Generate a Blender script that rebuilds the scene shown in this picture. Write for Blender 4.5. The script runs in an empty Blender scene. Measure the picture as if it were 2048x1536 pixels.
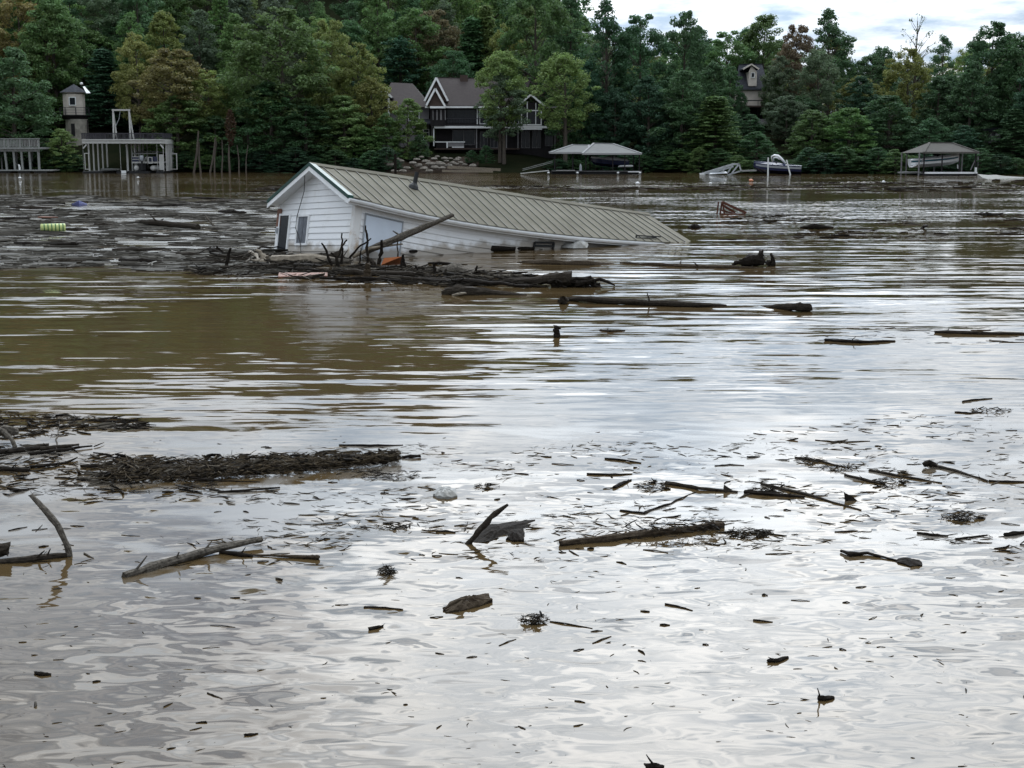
import bpy, math, random
import numpy as np
from mathutils import Vector, Matrix, Quaternion

# ------------------------------------------------------------------ camera, sky, sun, exposure
SC = bpy.context.scene
COL = SC.collection
PI = math.pi
H = 3.5
TH = math.atan(478 / 2800)
cam = bpy.data.cameras.new('camera')
cam.sensor_width = 36
cam.lens = 36 * 2800 / 2048
cam.clip_start = 0.1
cam.clip_end = 3000
cam_o = bpy.data.objects.new('camera', cam)
COL.objects.link(cam_o)
cam_o.location = (0, 0, H)
cam_o.rotation_euler = (PI / 2 - TH, 0, 0)
SC.camera = cam_o
SC.view_settings.view_transform = 'Standard'
SC.view_settings.look = 'None'
SC.view_settings.gamma = 1
SC.view_settings.exposure = 0.76
SC.cycles.max_bounces = 6
SC.cycles.diffuse_bounces = 3
SC.cycles.glossy_bounces = 3
SC.cycles.transmission_bounces = 2
SC.cycles.use_denoising = True

SUN_EL, SUN_AZ = math.radians(41), math.radians(8)      # a veiled sun ahead, a little to the right
sun_dir = Vector((math.sin(SUN_AZ) * math.cos(SUN_EL), math.cos(SUN_AZ) * math.cos(SUN_EL), math.sin(SUN_EL)))
sl = bpy.data.lights.new('sun', 'SUN')
sl.energy = .5
sl.angle = math.radians(55)
sl.color = (1, .96, .88)
so = bpy.data.objects.new('sun', sl)
COL.objects.link(so)
so.rotation_euler = sun_dir.to_track_quat('Z', 'Y').to_euler()

world = bpy.data.worlds.new('World')
SC.world = world
world.use_nodes = True
wn, wl = world.node_tree.nodes, world.node_tree.links
wn.clear()


def wnode(t, **k):
    n = wn.new(t)
    for a, b in k.items():
        setattr(n, a, b)
    return n


def wmath(op, a, b=None, c=None, clamp=False):
    n = wnode('ShaderNodeMath', operation=op, use_clamp=clamp)
    for i, v in enumerate((a, b, c)):
        if v is None:
            continue
        if isinstance(v, (int, float)):
            n.inputs[i].default_value = v
        else:
            wl.new(v, n.inputs[i])
    return n.outputs[0]


sky = wnode('ShaderNodeTexSky', sky_type='NISHITA', sun_disc=False)
sky.sun_elevation = SUN_EL
sky.sun_rotation = SUN_AZ
sky.dust_density = .4
tc = wnode('ShaderNodeTexCoord')
sep = wnode('ShaderNodeSeparateXYZ')
wl.new(tc.outputs['Generated'], sep.inputs[0])
zc = wmath('ADD', wmath('MAXIMUM', sep.outputs[2], 0.0), 0.16)
cmb = wnode('ShaderNodeCombineXYZ')
wl.new(wmath('DIVIDE', sep.outputs[0], zc), cmb.inputs[0])
wl.new(wmath('DIVIDE', sep.outputs[1], zc), cmb.inputs[1])
cmb.inputs[2].default_value = 23.9
n1 = wnode('ShaderNodeTexNoise')
n1.inputs['Scale'].default_value = 1.15
n1.inputs['Detail'].default_value = 9
n1.inputs['Roughness'].default_value = .58
n1.inputs['Distortion'].default_value = .35
wl.new(cmb.outputs[0], n1.inputs['Vector'])
n2 = wnode('ShaderNodeTexNoise')
n2.inputs['Scale'].default_value = 4.2
n2.inputs['Detail'].default_value = 7
n2.inputs['Roughness'].default_value = .55
wl.new(cmb.outputs[0], n2.inputs['Vector'])
cov = wnode('ShaderNodeMapRange')                       # how much cloud
cov.inputs['From Min'].default_value = .28
cov.inputs['From Max'].default_value = .43
wl.new(n1.outputs['Fac'], cov.inputs['Value'])
ramp = wnode('ShaderNodeValToRGB')                      # grey bases to white tops
ramp.color_ramp.elements[0].position = .36
ramp.color_ramp.elements[0].color = (.36, .46, .58, 1)
ramp.color_ramp.elements[1].position = .68
ramp.color_ramp.elements[1].color = (1.0, 1.03, 1.06, 1)
wl.new(n2.outputs['Fac'], ramp.inputs[0])
dot = wnode('ShaderNodeVectorMath', operation='DOT_PRODUCT')
wl.new(tc.outputs['Generated'], dot.inputs[0])
dot.inputs[1].default_value = sun_dir
g1 = wmath('POWER', wmath('MAXIMUM', dot.outputs['Value'], 0.0), 11.0)
glow = wmath('ADD', wmath('MULTIPLY', g1, 5.4), wmath('MULTIPLY_ADD', sep.outputs[2], 0.95, .38))   # an overcast sky is darker to the horizon; thin cloud is brighter towards the sun
cl = wnode('ShaderNodeVectorMath', operation='SCALE')
wl.new(ramp.outputs[0], cl.inputs[0])
wl.new(glow, cl.inputs['Scale'])
sk = wnode('ShaderNodeVectorMath', operation='SCALE')
wl.new(sky.outputs[0], sk.inputs[0])
sk.inputs['Scale'].default_value = .08
mixw = wnode('ShaderNodeMix', data_type='RGBA')
wl.new(cov.outputs[0], mixw.inputs['Factor'])
wl.new(sk.outputs[0], mixw.inputs[6])
wl.new(cl.outputs[0], mixw.inputs[7])
bg = wnode('ShaderNodeBackground')
bg.inputs['Strength'].default_value = 1.0
wl.new(mixw.outputs[2], bg.inputs[0])
wo = wnode('ShaderNodeOutputWorld')
wl.new(bg.outputs[0], wo.inputs[0])

# ------------------------------------------------------------------ helpers
rnd = random.Random(7)
CT, ST = math.cos(TH), math.sin(TH)


def ray(px, py):
    v = (768 - py) / 2800
    return Vector(((px - 1024) / 2800, CT + v * ST, -ST + v * CT))


def W(px, py, z=0.0):
    """a point of the water (or of height z) seen at a photograph pixel"""
    d = ray(px, py)
    return d * ((z - H) / d.z) + Vector((0, 0, H))


def P(px, py, dist):
    """the point at ground distance dist"""
    d = ray(px, py)
    return d * (dist / d.y) + Vector((0, 0, H))


def mat(name, col, rough=.7, var=.25, scale=4.0, spec=.3, metallic=0.0, bump=0.0, col2=None, stretch=(1, 1, 1), coord='Object', objcol=False, thr=None):
    m = bpy.data.materials.new(name)
    m.use_nodes = True
    nt = m.node_tree
    n, l = nt.nodes, nt.links
    b = n['Principled BSDF']
    b.inputs['Roughness'].default_value = rough
    b.inputs['Specular IOR Level'].default_value = spec
    b.inputs['Metallic'].default_value = metallic
    t = n.new('ShaderNodeTexCoord')
    mp = n.new('ShaderNodeMapping')
    mp.inputs['Scale'].default_value = stretch
    l.new(t.outputs[coord], mp.inputs[0])
    nz = n.new('ShaderNodeTexNoise')
    nz.inputs['Scale'].default_value = scale
    nz.inputs['Detail'].default_value = 5
    nz.inputs['Roughness'].default_value = .65
    l.new(mp.outputs[0], nz.inputs['Vector'])
    cr = n.new('ShaderNodeValToRGB')
    lo, hi = thr or (.3, .7)
    cr.color_ramp.elements[0].position = lo
    cr.color_ramp.elements[1].position = hi
    c2 = col2 or tuple(min(1, c * (1 + var)) for c in col)
    c1 = tuple(c * (1 - var) for c in col) if col2 is None else col
    cr.color_ramp.elements[0].color = (*c1, 1)
    cr.color_ramp.elements[1].color = (*c2, 1)
    l.new(nz.outputs['Fac'], cr.inputs[0])
    out = cr.outputs[0]
    if objcol:
        oi = n.new('ShaderNodeObjectInfo')
        mx = n.new('ShaderNodeMix')
        mx.data_type = 'RGBA'
        mx.blend_type = 'MULTIPLY'
        mx.inputs['Factor'].default_value = 1
        l.new(out, mx.inputs[6])
        l.new(oi.outputs['Color'], mx.inputs[7])
        out = mx.outputs[2]
    l.new(out, b.inputs['Base Color'])
    if bump:
        bp = n.new('ShaderNodeBump')
        bp.inputs['Strength'].default_value = .6
        bp.inputs['Distance'].default_value = bump
        l.new(nz.outputs['Fac'], bp.inputs['Height'])
        l.new(bp.outputs[0], b.inputs['Normal'])
    return m


M = {}
M['white_siding'] = mat('white_siding', (.84, .845, .85), .5, scale=1.1, col2=(.56, .53, .48), thr=(.54, .95), stretch=(1, 1, .6))
M['white_trim'] = mat('white_trim', (.80, .81, .82), .5, scale=5, col2=(.68, .67, .64), thr=(.4, .85))
M['stained_trim'] = mat('stained_trim', (.74, .73, .71), .7, scale=3.2, col2=(.42, .30, .20), thr=(.5, .72))
M['board_panel'] = mat('board_panel', (.62, .68, .76), .55, .05, 2)
M['roof_metal'] = mat('roof_metal', (.105, .096, .072), .75, scale=.9, col2=(.160, .150, .118), spec=.05)
M['shaded_seam_metal'] = mat('shaded_seam_metal', (.062, .056, .040), .6, .15, 3)  # seam colour darkened to include the shadow line along each rib
M['dark_green'] = mat('dark_green', (.010, .045, .035), .45, .2, 3)
M['window_glass'] = mat('window_glass', (.014, .016, .020), .2, .4, 3, spec=.3)
M['curtain'] = mat('curtain', (.14, .15, .17), .6, .5, 9, stretch=(3, 3, .4))
M['black'] = mat('black', (.012, .012, .013), .5, .3, 5)
M['wire'] = mat('wire', (.06, .06, .06), .6, .1, 3)
M['wet_wood'] = mat('wet_wood', (.012, .010, .008), .75, scale=22, col2=(.050, .041, .032), bump=.02, stretch=(1, 1, 2), spec=.03)
M['grey_wood'] = mat('grey_wood', (.026, .023, .019), .75, scale=26, col2=(.150, .132, .110), bump=.03, spec=.03)
M['brown_wood'] = mat('brown_wood', (.016, .011, .008), .75, scale=24, col2=(.072, .055, .037), bump=.03, spec=.03)
M['pale_wood'] = mat('pale_wood', (.11, .09, .065), .75, scale=9, col2=(.25, .21, .16), bump=.01)
M['black_wood'] = mat('black_wood', (.007, .006, .005), .7, scale=20, col2=(.026, .021, .017), bump=.02, spec=.03)
M['orange_board'] = mat('orange_board', (.42, .13, .035), .6, scale=5, col2=(.30, .09, .03))
M['salmon_board'] = mat('salmon_board', (.22, .095, .06), .65, scale=6, col2=(.12, .06, .04))
M['litter'] = mat('litter', (.016, .013, .010), .5, scale=6, col2=(.075, .063, .05), coord='Generated' if False else 'Object')
M['straw'] = mat('straw', (.022, .016, .010), .7, scale=12, col2=(.12, .092, .058), spec=.1)
M['foam'] = mat('foam', (.34, .34, .33), .7, scale=5, col2=(.15, .14, .12), bump=.01)
M['dock_white'] = mat('dock_white', (.50, .50, .48), .6, scale=3, col2=(.38, .37, .35))
M['dock_grey'] = mat('dock_grey', (.22, .225, .215), .7, .2, 3)
M['dock_dark'] = mat('dock_dark', (.085, .085, .085), .8, .3, 3, spec=.05)
M['rail_dark'] = mat('rail_dark', (.035, .033, .04), .5, .3, 3)
M['shingle_brown'] = mat('shingle_brown', (.040, .032, .032), .9, scale=3.5, col2=(.066, .054, .050), stretch=(1, 1, 3))
M['shingle_dark'] = mat('shingle_dark', (.032, .034, .042), .85, .3, 3)
M['wall_dark'] = mat('wall_dark', (.014, .011, .013), .7, .4, 2)
M['wall_brown'] = mat('wall_brown', (.06, .04, .033), .75, .2, 2)
M['wall_beige'] = mat('wall_beige', (.58, .52, .46), .75, .1, 2)
M['wall_grey'] = mat('wall_grey', (.20, .19, .195), .75, .12, 2)
M['stone_tower'] = mat('stone_tower', (.28, .26, .22), .85, .35, 1.8, bump=.05)
M['concrete'] = mat('concrete', (.22, .215, .20), .85, scale=1.5, col2=(.14, .135, .12))
M['canopy_white'] = mat('canopy_white', (.19, .19, .185), .8, .07, 2, spec=.05)
M['canopy_rib'] = mat('canopy_rib', (.30, .30, .30), .8, .05, 2, spec=.05)
M['canopy_tan'] = mat('canopy_tan', (.10, .094, .085), .8, .08, 2, spec=.05)
M['boulder'] = mat('boulder', (.09, .075, .06), .85, scale=2.5, col2=(.22, .20, .17), bump=.08)
M['earth'] = mat('earth', (.030, .021, .015), .9, .4, 1.2, spec=.05)
M['lawn'] = mat('lawn', (.030, .070, .024), .9, .3, 2.5, spec=.05)
M['gelcoat_white'] = mat('gelcoat_white', (.78, .79, .80), .25, .05, 1, spec=.5)
M['gelcoat_navy'] = mat('gelcoat_navy', (.012, .016, .05), .25, .2, 1, spec=.5)
M['gelcoat_teal'] = mat('gelcoat_teal', (.03, .09, .12), .25, .2, 1, spec=.5)
M['aluminium'] = mat('aluminium', (.40, .42, .43), .45, .15, 3, metallic=.3)
M['chrome_grey'] = mat('chrome_grey', (.30, .32, .34), .4, .2, 4)
M['orange_plastic'] = mat('orange_plastic', (.60, .25, .14), .5, .1, 3)
M['white_plastic'] = mat('white_plastic', (.72, .73, .72), .5, .06, 2)
M['blue_plastic'] = mat('blue_plastic', (.05, .06, .18), .5, .1, 2)
M['float_green'] = mat('float_green', (.46, .52, .20), .5, .1, 3)
M['float_stripe'] = mat('float_stripe', (.07, .16, .055), .5, .2, 3)
M['chair_wood'] = mat('chair_wood', (.085, .030, .016), .45, .4, 6)
M['bark'] = mat('bark', (.075, .062, .050), .9, .35, 5, bump=.03, stretch=(1, 1, .4))
M['bark_pale'] = mat('bark_pale', (.19, .175, .15), .9, .3, 4, stretch=(1, 1, .4))


def mud_line(m, top=.32):
    """dried silt left on a wall by the rise of the flood"""
    n, l = m.node_tree.nodes, m.node_tree.links
    b = n['Principled BSDF']
    src = b.inputs['Base Color'].links[0].from_socket
    g = n.new('ShaderNodeNewGeometry')
    s = n.new('ShaderNodeSeparateXYZ')
    l.new(g.outputs['Position'], s.inputs[0])
    z = n.new('ShaderNodeTexNoise')
    z.inputs['Scale'].default_value = 2.2
    z.inputs['Detail'].default_value = 6
    l.new(g.outputs['Position'], z.inputs['Vector'])
    a = n.new('ShaderNodeMath')
    a.operation = 'MULTIPLY_ADD'
    a.inputs[1].default_value = -.7
    l.new(z.outputs['Fac'], a.inputs[0])
    l.new(s.outputs[2], a.inputs[2])
    r = n.new('ShaderNodeMapRange')
    r.inputs['From Min'].default_value = top - .5
    r.inputs['From Max'].default_value = top - .28
    r.inputs['To Min'].default_value = .75
    r.inputs['To Max'].default_value = 0
    l.new(a.outputs[0], r.inputs['Value'])
    x = n.new('ShaderNodeMix')
    x.data_type = 'RGBA'
    x.inputs[7].default_value = (.24, .19, .13, 1)
    l.new(r.outputs[0], x.inputs['Factor'])
    l.new(src, x.inputs[6])
    l.new(x.outputs[2], b.inputs['Base Color'])


for k_ in ('white_siding', 'board_panel', 'stained_trim'):
    mud_line(M[k_])


def leaf_material():
    m = bpy.data.materials.new('leaf')
    m.use_nodes = True
    n, l = m.node_tree.nodes, m.node_tree.links
    n.clear()
    g = n.new('ShaderNodeNewGeometry')
    oi = n.new('ShaderNodeObjectInfo')
    tc = n.new('ShaderNodeTexCoord')
    nz = n.new('ShaderNodeTexNoise')
    nz.inputs['Scale'].default_value = .45
    nz.inputs['Detail'].default_value = 3
    l.new(tc.outputs['Object'], nz.inputs['Vector'])
    a = n.new('ShaderNodeMath')
    a.operation = 'MULTIPLY_ADD'
    l.new(g.outputs['Random Per Island'], a.inputs[0])
    a.inputs[1].default_value = .55
    l.new(nz.outputs['Fac'], a.inputs[2])
    v = n.new('ShaderNodeMapRange')
    v.inputs['From Min'].default_value = .35
    v.inputs['From Max'].default_value = 1.2
    v.inputs['To Min'].default_value = .55
    v.inputs['To Max'].default_value = 1.5
    l.new(a.outputs[0], v.inputs['Value'])
    hs = n.new('ShaderNodeHueSaturation')
    hu = n.new('ShaderNodeMapRange')
    hu.inputs['To Min'].default_value = .475
    hu.inputs['To Max'].default_value = .52
    l.new(nz.outputs['Fac'], hu.inputs['Value'])
    l.new(hu.outputs[0], hs.inputs['Hue'])
    l.new(v.outputs[0], hs.inputs['Value'])
    l.new(oi.outputs['Color'], hs.inputs['Color'])
    d = n.new('ShaderNodeBsdfDiffuse')
    t = n.new('ShaderNodeBsdfTranslucent')
    gl = n.new('ShaderNodeBsdfGlossy')
    gl.inputs['Roughness'].default_value = .5
    gl.inputs['Color'].default_value = (.5, .52, .55, 1)
    mx = n.new('ShaderNodeMixShader')
    mx.inputs[0].default_value = .42
    m2 = n.new('ShaderNodeMixShader')
    m2.inputs[0].default_value = .035
    l.new(hs.outputs[0], d.inputs[0])
    l.new(hs.outputs[0], t.inputs[0])
    l.new(d.outputs[0], mx.inputs[1])
    l.new(t.outputs[0], mx.inputs[2])
    l.new(mx.outputs[0], m2.inputs[1])
    l.new(gl.outputs[0], m2.inputs[2])
    o = n.new('ShaderNodeOutputMaterial')
    l.new(m2.outputs[0], o.inputs[0])
    return m


M['leaf'] = leaf_material()


def tag(o, label=None, cat=None, group=None, kind=None):
    if label:
        o['label'] = label
    if cat:
        o['category'] = cat
    if group:
        o['group'] = group
    if kind:
        o['kind'] = kind
    return o


def empty(name, loc, label, cat, group=None):
    e = bpy.data.objects.new(name, None)
    COL.objects.link(e)
    e.location = loc
    e.empty_display_size = .2
    return tag(e, label, cat, group)


ORIG = {}


class MB:
    """collects shapes in world coordinates; build() links them as one mesh object"""

    def __init__(self):
        self.v = []
        self.f = []

    def poly(self, pts, faces):
        k = len(self.v)
        self.v += [Vector(p) for p in pts]
        self.f += [[i + k for i in f] for f in faces]
        return self

    def box(self, a, b):
        (x0, y0, z0), (x1, y1, z1) = a, b
        return self.poly([(x0, y0, z0), (x1, y0, z0), (x1, y1, z0), (x0, y1, z0), (x0, y0, z1), (x1, y0, z1), (x1, y1, z1), (x0, y1, z1)],
                         [(0, 3, 2, 1), (4, 5, 6, 7), (0, 1, 5, 4), (1, 2, 6, 5), (2, 3, 7, 6), (3, 0, 4, 7)])

    def quadbox(self, q, off):
        """four corners thickened by the vector off"""
        q = [Vector(p) for p in q]
        off = Vector(off)
        return self.poly(q + [p + off for p in q], [(0, 1, 2, 3), (7, 6, 5, 4), (0, 4, 5, 1), (1, 5, 6, 2), (2, 6, 7, 3), (3, 7, 4, 0)])

    def bar(self, a, b, w, d=None, up=(0, 0, 1)):
        a, b = Vector(a), Vector(b)
        t = (b - a).normalized()
        u = Vector(up)
        if abs(t.dot(u)) > .95:
            u = Vector((0, 1, 0))
        s = t.cross(u).normalized() * (w / 2)
        n = s.cross(t).normalized() * ((d or w) / 2)
        pts = [p + i * s + j * n for p in (a, b) for i, j in ((-1, -1), (1, -1), (1, 1), (-1, 1))]
        return self.poly(pts, [(3, 2, 1, 0), (4, 5, 6, 7), (0, 1, 5, 4), (1, 2, 6, 5), (2, 3, 7, 6), (3, 0, 4, 7)])

    def tube(self, pts, radii, n=7, jit=0.0, seed=0, cap=True, flat=1.0):
        r = random.Random(seed)
        pts = [Vector(p) for p in pts]
        if not isinstance(radii, (list, tuple)):
            radii = [radii] * len(pts)
        k = len(self.v)
        ref = Vector((.13, .21, 1))
        for i, p in enumerate(pts):
            t = (pts[min(i + 1, len(pts) - 1)] - pts[max(i - 1, 0)]).normalized()
            s = t.cross(ref)
            if s.length < .1:
                s = t.cross(Vector((1, 0, 0)))
            s.normalize()
            u = s.cross(t)
            for j in range(n):
                a = 2 * PI * j / n
                q = radii[i] * (1 + r.uniform(-jit, jit))
                e = t * r.uniform(-1, 1) * jit * radii[i] * (2.5 if i in (0, len(pts) - 1) else .6)
                self.v.append(p + s * math.cos(a) * q + u * math.sin(a) * q * flat + e)
        for i in range(len(pts) - 1):
            for j in range(n):
                a, b = k + i * n + j, k + i * n + (j + 1) % n
                self.f.append([a, b, b + n, a + n])
        if cap:
            self.f.append(list(range(k, k + n))[::-1])
            e = k + (len(pts) - 1) * n
            self.f.append(list(range(e, e + n)))
        return self

    def grid(self, rows):
        k = len(self.v)
        n = len(rows[0])
        for r in rows:
            self.v += [Vector(p) for p in r]
        for i in range(len(rows) - 1):
            for j in range(n - 1):
                a = k + i * n + j
                self.f.append([a, a + 1, a + n + 1, a + n])
        return self

    def build(self, name, m, parent=None, smooth=False, fn=None, origin=None):
        me = bpy.data.meshes.new(name)
        o = bpy.data.objects.new(name, me)
        COL.objects.link(o)
        if parent is not None:
            top = parent
            while top.parent:
                top = top.parent
            og = ORIG.get(top.name, top.location.copy())
            o.parent = parent
        else:
            if origin is None and self.v:
                c = sum(self.v, Vector()) / len(self.v)
                origin = Vector((c.x, c.y, min(p.z for p in self.v)))
            og = Vector(origin or (0, 0, 0))
            o.location = og
            ORIG[o.name] = og.copy()
        vs = [fn(p) for p in self.v] if fn else self.v
        me.from_pydata([tuple(p - og) for p in vs], [], self.f)
        me.materials.append(M[m] if isinstance(m, str) else m)
        if smooth:
            me.polygons.foreach_set('use_smooth', [True] * len(me.polygons))
        me.update()
        return o


def npmesh(name, v, f, m, smooth=False):
    """numpy verts (n,3), quads (m,4)"""
    me = bpy.data.meshes.new(name)
    me.vertices.add(len(v))
    me.vertices.foreach_set('co', np.asarray(v, np.float32).ravel())
    k = f.shape[1]
    me.loops.add(len(f) * k)
    me.loops.foreach_set('vertex_index', np.asarray(f, np.int32).ravel())
    me.polygons.add(len(f))
    me.polygons.foreach_set('loop_start', np.arange(0, len(f) * k, k, dtype=np.int32))
    if smooth:
        me.polygons.foreach_set('use_smooth', np.ones(len(f), bool))
    me.materials.append(M[m])
    me.update(calc_edges=True)
    return me


def vnoise(x, y, s=0):
    """smooth value noise for terrain"""
    xi, yi = math.floor(x), math.floor(y)
    fx, fy = x - xi, y - yi
    fx, fy = fx * fx * (3 - 2 * fx), fy * fy * (3 - 2 * fy)

    def h(a, b):
        return (math.sin(a * 127.1 + b * 311.7 + s * 74.7) * 43758.5453) % 1
    return (h(xi, yi) * (1 - fx) + h(xi + 1, yi) * fx) * (1 - fy) + (h(xi, yi + 1) * (1 - fx) + h(xi + 1, yi + 1) * fx) * fy


# ------------------------------------------------------------------ the setting: lake and far shore
SX = [-160, -80, -40, -16, 5, 20, 30, 45, 60, 120]
SY = [188, 187, 184, 181, 183, 183, 176, 174, 170, 160]


def shore(x):
    return float(np.interp(x, SX, SY)) + (vnoise(x * .35, 3.1) - .5) * 1.6


KX = [-160, -60, -30, -17, 8, 18, 40, 120]
KN = [.30, .30, .32, .15, .15, .19, .18, .17]


def terrain(x, y):
    s = y - shore(x)
    if s < 0:
        return max(-4, s * .3)
    k = float(np.interp(x, KX, KN))
    h = .35 * min(s / .8, 1) + k * min(s, 70) + float(np.interp(x, [-20, 20], [.12, .0])) * max(0, min(s - 70, 200))
    far = max(0, min(1, (s - 22) / 25))
    k2 = float(np.interp(x, [-160, -10, 20, 120], [.30, .30, .07, .05]))
    h += far * (k2 - .15) * (s - 22)
    return h + (vnoise(x * .15, y * .15) - .5) * min(s * .1, 1.4)


rows = []
ys_ = [-60, 0, 60, 120, 150, 160] + [165 + i * 1.0 for i in range(45)] + [212 + i * 6 for i in range(20)] + [340, 400, 500, 700, 1200]
xs_ = [-900, -500, -300, -200] + [-160 + i * 2.5 for i in range(113)] + [150, 250, 450, 900]
for y in ys_:
    rows.append([(x, y, terrain(x, y) if y > 150 else -4) for x in xs_])
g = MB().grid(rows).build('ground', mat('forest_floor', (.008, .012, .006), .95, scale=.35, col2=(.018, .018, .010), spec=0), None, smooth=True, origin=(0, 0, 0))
tag(g, 'wooded bank and hillside rising from the flooded lake', kind='structure')

# water
wm = bpy.data.materials.new('muddy_water')
wm.use_nodes = True
nt = wm.node_tree
n, l = nt.nodes, nt.links
bs = n['Principled BSDF']


def mth(op, a, b=None, c=None, clamp=False):
    q = n.new('ShaderNodeMath')
    q.operation = op
    q.use_clamp = clamp
    for i, v in enumerate((a, b, c)):
        if v is None:
            continue
        if isinstance(v, (int, float)):
            q.inputs[i].default_value = v
        else:
            l.new(v, q.inputs[i])
    return q.outputs[0]


def rng(v, a, b, c=0., d=1., smooth=True):
    q = n.new('ShaderNodeMapRange')
    q.interpolation_type = 'SMOOTHSTEP' if smooth else 'LINEAR'
    for i, x in enumerate((a, b, c, d)):
        q.inputs[i + 1].default_value = x
    l.new(v, q.inputs[0])
    return q.outputs[0]


geo = n.new('ShaderNodeNewGeometry')
sp = n.new('ShaderNodeSeparateXYZ')
l.new(geo.outputs['Position'], sp.inputs[0])
WX, WY = sp.outputs[0], sp.outputs[1]


def noise(sx, sy, detail=2., rough=.5, dist=0., seed=0., rot=0.):
    mp = n.new('ShaderNodeMapping')
    mp.inputs['Scale'].default_value = (sx, sy, 1)
    mp.inputs['Location'].default_value = (seed, seed * 1.7, seed)
    mp.inputs['Rotation'].default_value = (0, 0, rot)
    l.new(geo.outputs['Position'], mp.inputs[0])
    q = n.new('ShaderNodeTexNoise')
    q.inputs['Scale'].default_value = 1
    q.inputs['Detail'].default_value = detail
    q.inputs['Roughness'].default_value = rough
    q.inputs['Distortion'].default_value = dist
    l.new(mp.outputs[0], q.inputs['Vector'])
    return q


def slopes(q, amp):
    s = n.new('ShaderNodeSeparateColor')
    l.new(q.outputs['Color'], s.inputs[0])
    return mth('MULTIPLY', mth('SUBTRACT', s.outputs[0], .5), amp), mth('MULTIPLY', mth('SUBTRACT', s.outputs[1], .5), amp)


near = rng(WY, 9, 18, 1, 0)                       # sheltered, glassy swell by the near bank
swell = slopes(noise(2.5, 6.4, 2.0, .5, .7, 3.1), mth('MULTIPLY_ADD', near, .34, .02))
patch = rng(noise(.05, .11, 2, .5, .4, 9.).outputs['Fac'], .40, .60, .28, 1.0)
rip = slopes(noise(.26, 2.3, 3.5, .58, .5, 21., .04), mth('MULTIPLY', patch, rng(WY, 11, 45, .11, .52)))
fine = slopes(noise(4.5, 11., 2, .5, .2, 40.), mth('MULTIPLY', patch, rng(WY, 30, 100, .02, .70)))
mid = slopes(noise(.8, 5.2, 2.5, .55, .4, 33., -.03), mth('MULTIPLY', mth('MULTIPLY', rng(WY, 14, 20), rng(WY, 40, 60, 1, 0)), mth('MULTIPLY_ADD', patch, .16, .05)))
film_n = noise(.55, .8, 5, .62, .9, 60.)
film = mth('MULTIPLY', rng(film_n.outputs['Fac'], .47, .60), mth('MULTIPLY', rng(WY, 10.2, 12), rng(WY, 17, 20, 1, 0)))
mat_n = noise(.25, .9, 4, .6, .6, 80.)
# floating scum of the drift mat between the boathouse and the left bank
matz = mth('MULTIPLY', mth('MULTIPLY', rng(WY, 38, 44), rng(WY, 80, 100, 1, 0)), rng(mth('ADD', WX, mth('MULTIPLY', WY, .12)), -3, 3, 1, 0))
scum = mth('MULTIPLY', matz, rng(mat_n.outputs['Fac'], .38, .55))
calm = mth('SUBTRACT', 1, mth('MULTIPLY', mth('MAXIMUM', film, scum), .55))
sx_ = mth('MULTIPLY', mth('ADD', mth('ADD', mth('ADD', swell[0], rip[0]), fine[0]), mid[0]), calm)
sy_ = mth('MULTIPLY', mth('ADD', mth('ADD', mth('ADD', swell[1], rip[1]), fine[1]), mid[1]), calm)
cx = n.new('ShaderNodeCombineXYZ')
l.new(mth('MULTIPLY', sx_, .6), cx.inputs[0])
l.new(sy_, cx.inputs[1])
cx.inputs[2].default_value = 1
nm = n.new('ShaderNodeVectorMath')
nm.operation = 'NORMALIZE'
l.new(cx.outputs[0], nm.inputs[0])
l.new(nm.outputs[0], bs.inputs['Normal'])
mixc = n.new('ShaderNodeMix')
mixc.data_type = 'RGBA'
mixc.inputs[6].default_value = (.060, .040, .018, 1)     # silt-laden water
mixc.inputs[7].default_value = (.20, .19, .175, 1)       # floating silt and scum
l.new(mth('MAXIMUM', mth('MULTIPLY', film, .55), scum), mixc.inputs['Factor'])
l.new(mixc.outputs[2], bs.inputs['Base Color'])
l.new(mth('MULTIPLY_ADD', mth('MAXIMUM', mth('MULTIPLY', film, .5), scum), .22, .035), bs.inputs['Roughness'])
bs.inputs['IOR'].default_value = 1.33
bs.inputs['Specular IOR Level'].default_value = .5
w = MB().poly([(-900, -60, 0), (900, -60, 0), (900, 400, 0), (-900, 400, 0)], [(0, 1, 2, 3)]).build('water', wm, None, origin=(0, 0, 0))
tag(w, 'muddy brown floodwater of the lake', kind='structure')
#%%PART2

# ------------------------------------------------------------------ the half-sunken house
HX, HY, HZ = -6.2761, 45.8323, 1.6852
RW, RR, RL = 5.5487, 1.1318, 14.0954          # roof width, rise, length
HS = RW / 2 - .3                              # half width of the walls
HM = Matrix.Rotation(.6173, 3, 'Z') @ Matrix.Rotation(.1719, 3, 'Y') @ Matrix.Rotation(-.0607, 3, 'X')


def HL(p):
    """house coordinates to the world, with the sag and twist of the wrecked frame"""
    u = max(0, min(1, p.x / RL)) ** .75
    k = math.sin(PI * u)
    side = min(1, max(0, -p.y / (RW / 2)))
    z = p.z + .0024 * max(p.x, 0) ** 2 + k * (.13 - .33 * side)
    return HM @ Vector((p.x, p.y, z)) + Vector((HX, HY, HZ))


house = empty('sunken_house', HL(Vector((RL / 2, 0, -2.4))), 'white sided house with tan metal roof, tilted and half sunk in the floodwater', 'house')
ORIG[house.name] = house.location.copy()


def hb(mb, name, m, parent=house, smooth=False):
    return mb.build(name, m, parent, smooth, fn=HL)


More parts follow.
